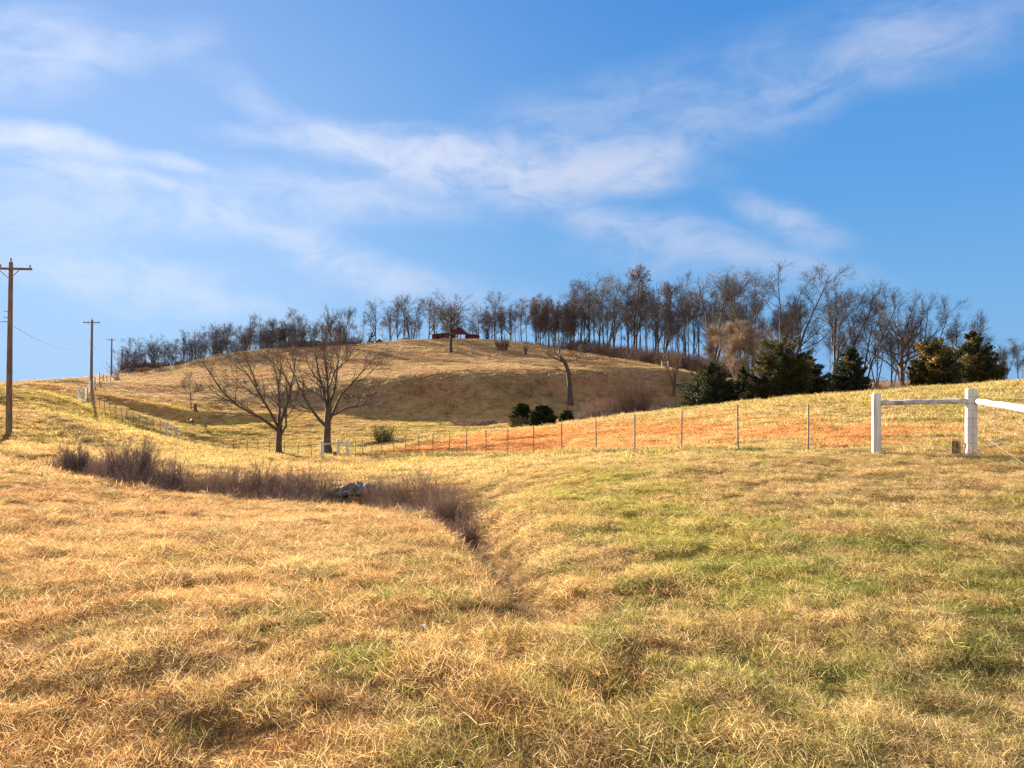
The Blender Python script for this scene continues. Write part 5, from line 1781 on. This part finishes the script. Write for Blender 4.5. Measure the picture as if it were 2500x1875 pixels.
# ------------------------------------------------------------------ vehicles on the crest
def car(u, Y, L_, Hc, mat, label, rotz, suv=True, drop=0.0):
    x, y, z = on_ground(u, Y)
    o = thing('parked_car', label, 'car', (x, y, z - .03 + drop), rotz)
    W_ = 1.82
    h = Hc
    if suv:
        prof = [(-.5, .30), (-.49, .62), (-.36, .70), (-.28, .72), (-.13, .97), (.30, 1.0), (.44, .93), (.49, .66), (.5, .30)]
    else:
        prof = [(-.5, .28), (-.49, .55), (-.36, .64), (-.24, .67), (-.10, .95), (.18, 1.0), (.36, .72), (.49, .67), (.5, .30)]
    sec_ = [(-W_ / 2 + .08, .90), (-W_ / 2, 1.0), (W_ / 2, 1.0), (W_ / 2 - .08, .90)]
    mb = MB()
    n = len(prof)
    ys_ = [-W_ / 2, -W_ / 2 + .12, W_ / 2 - .12, W_ / 2]
    V = []
    for j, yy in enumerate(ys_):
        k_ = .97 if j in (0, 3) else 1.0
        for a, b in prof:
            ins = 1.0 if b < .75 else (.86 if j in (0, 3) else 1.0)
            V.append((a * L_ * (.985 if j in (0, 3) else 1), yy * ins, b * h * (k_ if b > .5 else 1)))
    q = []
    for j in range(3):
        for i in range(n):
            i2 = (i + 1) % n
            q.append((j * n + i, j * n + i2, (j + 1) * n + i2, (j + 1) * n + i))
    tris = []
    for j, rev in ((0, True), (3, False)):
        cidx = len(V)
        V.append((0, ys_[j] * .99, .55 * h))
        for i in range(n):
            tr_ = (j * n + i, j * n + (i + 1) % n, cidx)
            tris.append(tr_[::-1] if rev else tr_)
    mb.add(V, q, tris)
    mb.build('body', mat, o, False)
    g0, g1 = (.73, .93)
    win = [(-.25, .735), (-.125, .93), (.29, .95), (.40, .90), (.44, .735)] if suv else [(-.21, .69), (-.09, .92), (.17, .95), (.32, .70)]
    for s_ in (-1, 1):
        mb = MB()
        yw = s_ * (W_ / 2 * .93 + .01)
        prism(mb, [(a * L_, b * h) for a, b in win], min(yw, yw * .9), max(yw, yw * .9))
        mb.build('side_window', M_PANE, o)
    for wx in (-.32, .31):
        for s_ in (-1, 1):
            mb = MB()
            a = np.linspace(0, 1, 4)
            mb.tubes(np.stack([np.full(4, wx * L_), s_ * (W_ / 2 - .2 + .22 * a), np.full(4, .33)], 1), np.array([.30, .34, .34, .30]), 16, cap=True)
            wh = mb.build('wheel', M_TYRE, o, True)
            mb = MB()
            mb.tubes(np.stack([np.full(2, wx * L_), s_ * (W_ / 2 + np.array([.015, .03])), np.full(2, .33)], 1), np.array([.2, .19]), 12, cap=True)
            mb.build('rim', M_TIN, wh, True)
    for s_ in (-.6, .6):
        MB().box((-.493 * L_, s_, .55 * h), (.08, .35, .14)).build('headlight', M_TRIM, o)
        MB().box((.495 * L_, s_, .6 * h), (.06, .3, .16)).build('tail_light', M_RED, o)
    return o


M_TYRE = mat_plain("tyre", (.02, .02, .02), .9, .1)
M_SILVER = mat_noise("silver_paint", (.55, .57, .60), (.62, .64, .67), 2, rough=.3, spec=.5, metal=.3, bump=.02)
M_BLACKP = mat_noise("dark_paint", (.025, .03, .035), (.045, .05, .055), 2, rough=.25, spec=.5, bump=.02)
car(988, 250, 4.6, 1.62, M_SILVER, 'silver-white car parked on the crest to the left of the red barn', R(6), True)
car(1036, 256, 4.6, 1.38, M_BLACKP, 'dark low car parked between the silver car and the red barn', R(4), False)
x, y, z = on_ground(948, 252)
o = thing('farm_trailer', 'low dark flat trailer on the crest between the red shed and the silver car', 'trailer', (x, y, z), R(8))
MB().box((0, 0, .62), (3.4, 1.7, .16)).build('bed', M_WOOD, o)
for s_ in (-1, 1):
    mb = MB()
    mb.tubes(np.array([(.2, s_ * .95, .32), (.2, s_ * 1.13, .32)]), np.array([.32, .32]), 14, cap=True)
    mb.build('wheel', M_TYRE, o)
    MB().box((0, s_ * .86, .9), (3.4, .05, .3)).build('side_board', M_WOOD, o)
MB().box((-2.3, 0, .5), (1.3, .12, .1)).build('drawbar', M_POST, o)
M_RUST = mat_noise("rusty_paint", (.30, .13, .07), (.45, .22, .13), 3)
x, y, z = on_ground(352, 214)
car(351, 214, 4.3, 1.35, M_RUST, 'rust-brown vehicle beyond the skyline fence at the left end of the ridge wood', R(-10), False)
x, y, z = on_ground(440, 224)
o = thing('hay_feeder', 'small dark boxy feeder on the left skyline below the ridge wood', 'feeder', (x, y, z), .2)
MB().box((0, 0, .55), (2.6, 1.3, .7), ch=.06).build('trough', M_WOOD, o)
for sx_ in (-1, 1):
    for sy_ in (-1, 1):
        MB().box((sx_ * 1.1, sy_ * .5, .1), (.14, .14, .4)).build('leg', M_WOOD, o)

# ------------------------------------------------------------------ stumps and litter
def stump(u, Y, h, r, label, mat):
    x, y, z = on_ground(u, Y)
    g = np.random.default_rng(int(u))
    mb = MB()
    t_ = np.array([0, .2, .6, .95, 1.0])
    mb.tubes(np.stack([g.normal(0, .02, 5), g.normal(0, .02, 5), -.1 + (h + .1) * t_], 1), r * np.array([1.4, 1.1, 1.0, .92, .8]), 12, cap=True)
    o_ = mb.build('stump', mat, None, True)
    o_.location = (x, y, z)
    tag(o_, label, 'stump')


stump(477, 98, 1.0, .22, 'dark upright stump beside the small bare sapling on the left hillside', M_WOOD)
stump(465, 92, .45, .42, 'low broad reddish stump in the shade below the small bare sapling', M_WOOD)


def litter(u, Y, size, mat, label, seed, flat=.5):
    g = np.random.default_rng(seed)
    n = 7
    gx_, gy_ = np.meshgrid(np.linspace(-1, 1, n), np.linspace(-1, 1, n))
    zz = g.uniform(-.3, .8, (n, n)) * flat
    V = np.stack([gx_ * (1 + g.normal(0, .12, (n, n))), gy_ * .7 * (1 + g.normal(0, .12, (n, n))), zz], -1).reshape(-1, 3) * size
    ids = np.arange(n * n).reshape(n, n)
    q = np.stack([ids[:-1, :-1], ids[:-1, 1:], ids[1:, 1:], ids[1:, :-1]], -1).reshape(-1, 4)
    o_ = MB().add(V, q).build('paper_scrap', mat)
    x, y, z = on_ground(u, Y)
    o_.location = (x, y, z + .07)
    tag(o_, label, 'litter')


M_YEL = mat_plain("yellow_scrap", (.78, .55, .04), .6, .3)
M_PAP = mat_plain("white_scrap", (.58, .57, .54), .7, .2)
litter(720, 9.15, .055, M_YEL, 'farther yellow scrap lying in the dead grass at the left, toward the brush', 1)
litter(748, 6.25, .034, M_YEL, 'nearer yellow scrap lying in the dead grass left of the middle', 2)
litter(1034, 4.9, .024, M_PAP, 'small whitish scrap in the foreground grass near the middle', 3)
for i, (u, Y, sz_, lb) in enumerate([(110, 41, .30, 'widest white scrap on the grass bank by the nearest utility pole'), (80, 39, .17, 'small white scrap on the bank, right one of two close together'),
                                     (67, 39.6, .12, 'small white scrap on the bank, left one of two close together'), (157, 52, .2, 'white scrap lying higher up the left bank beyond the furrow'),
                                     (283, 43, .12, 'tiny white scrap on the grass behind the tallest dark bush'), (108, 34, .09, 'tiny white scrap low on the left grass, nearest to the brush')]):
    litter(u, Y, sz_, M_PAP, lb, 10 + i, .25)
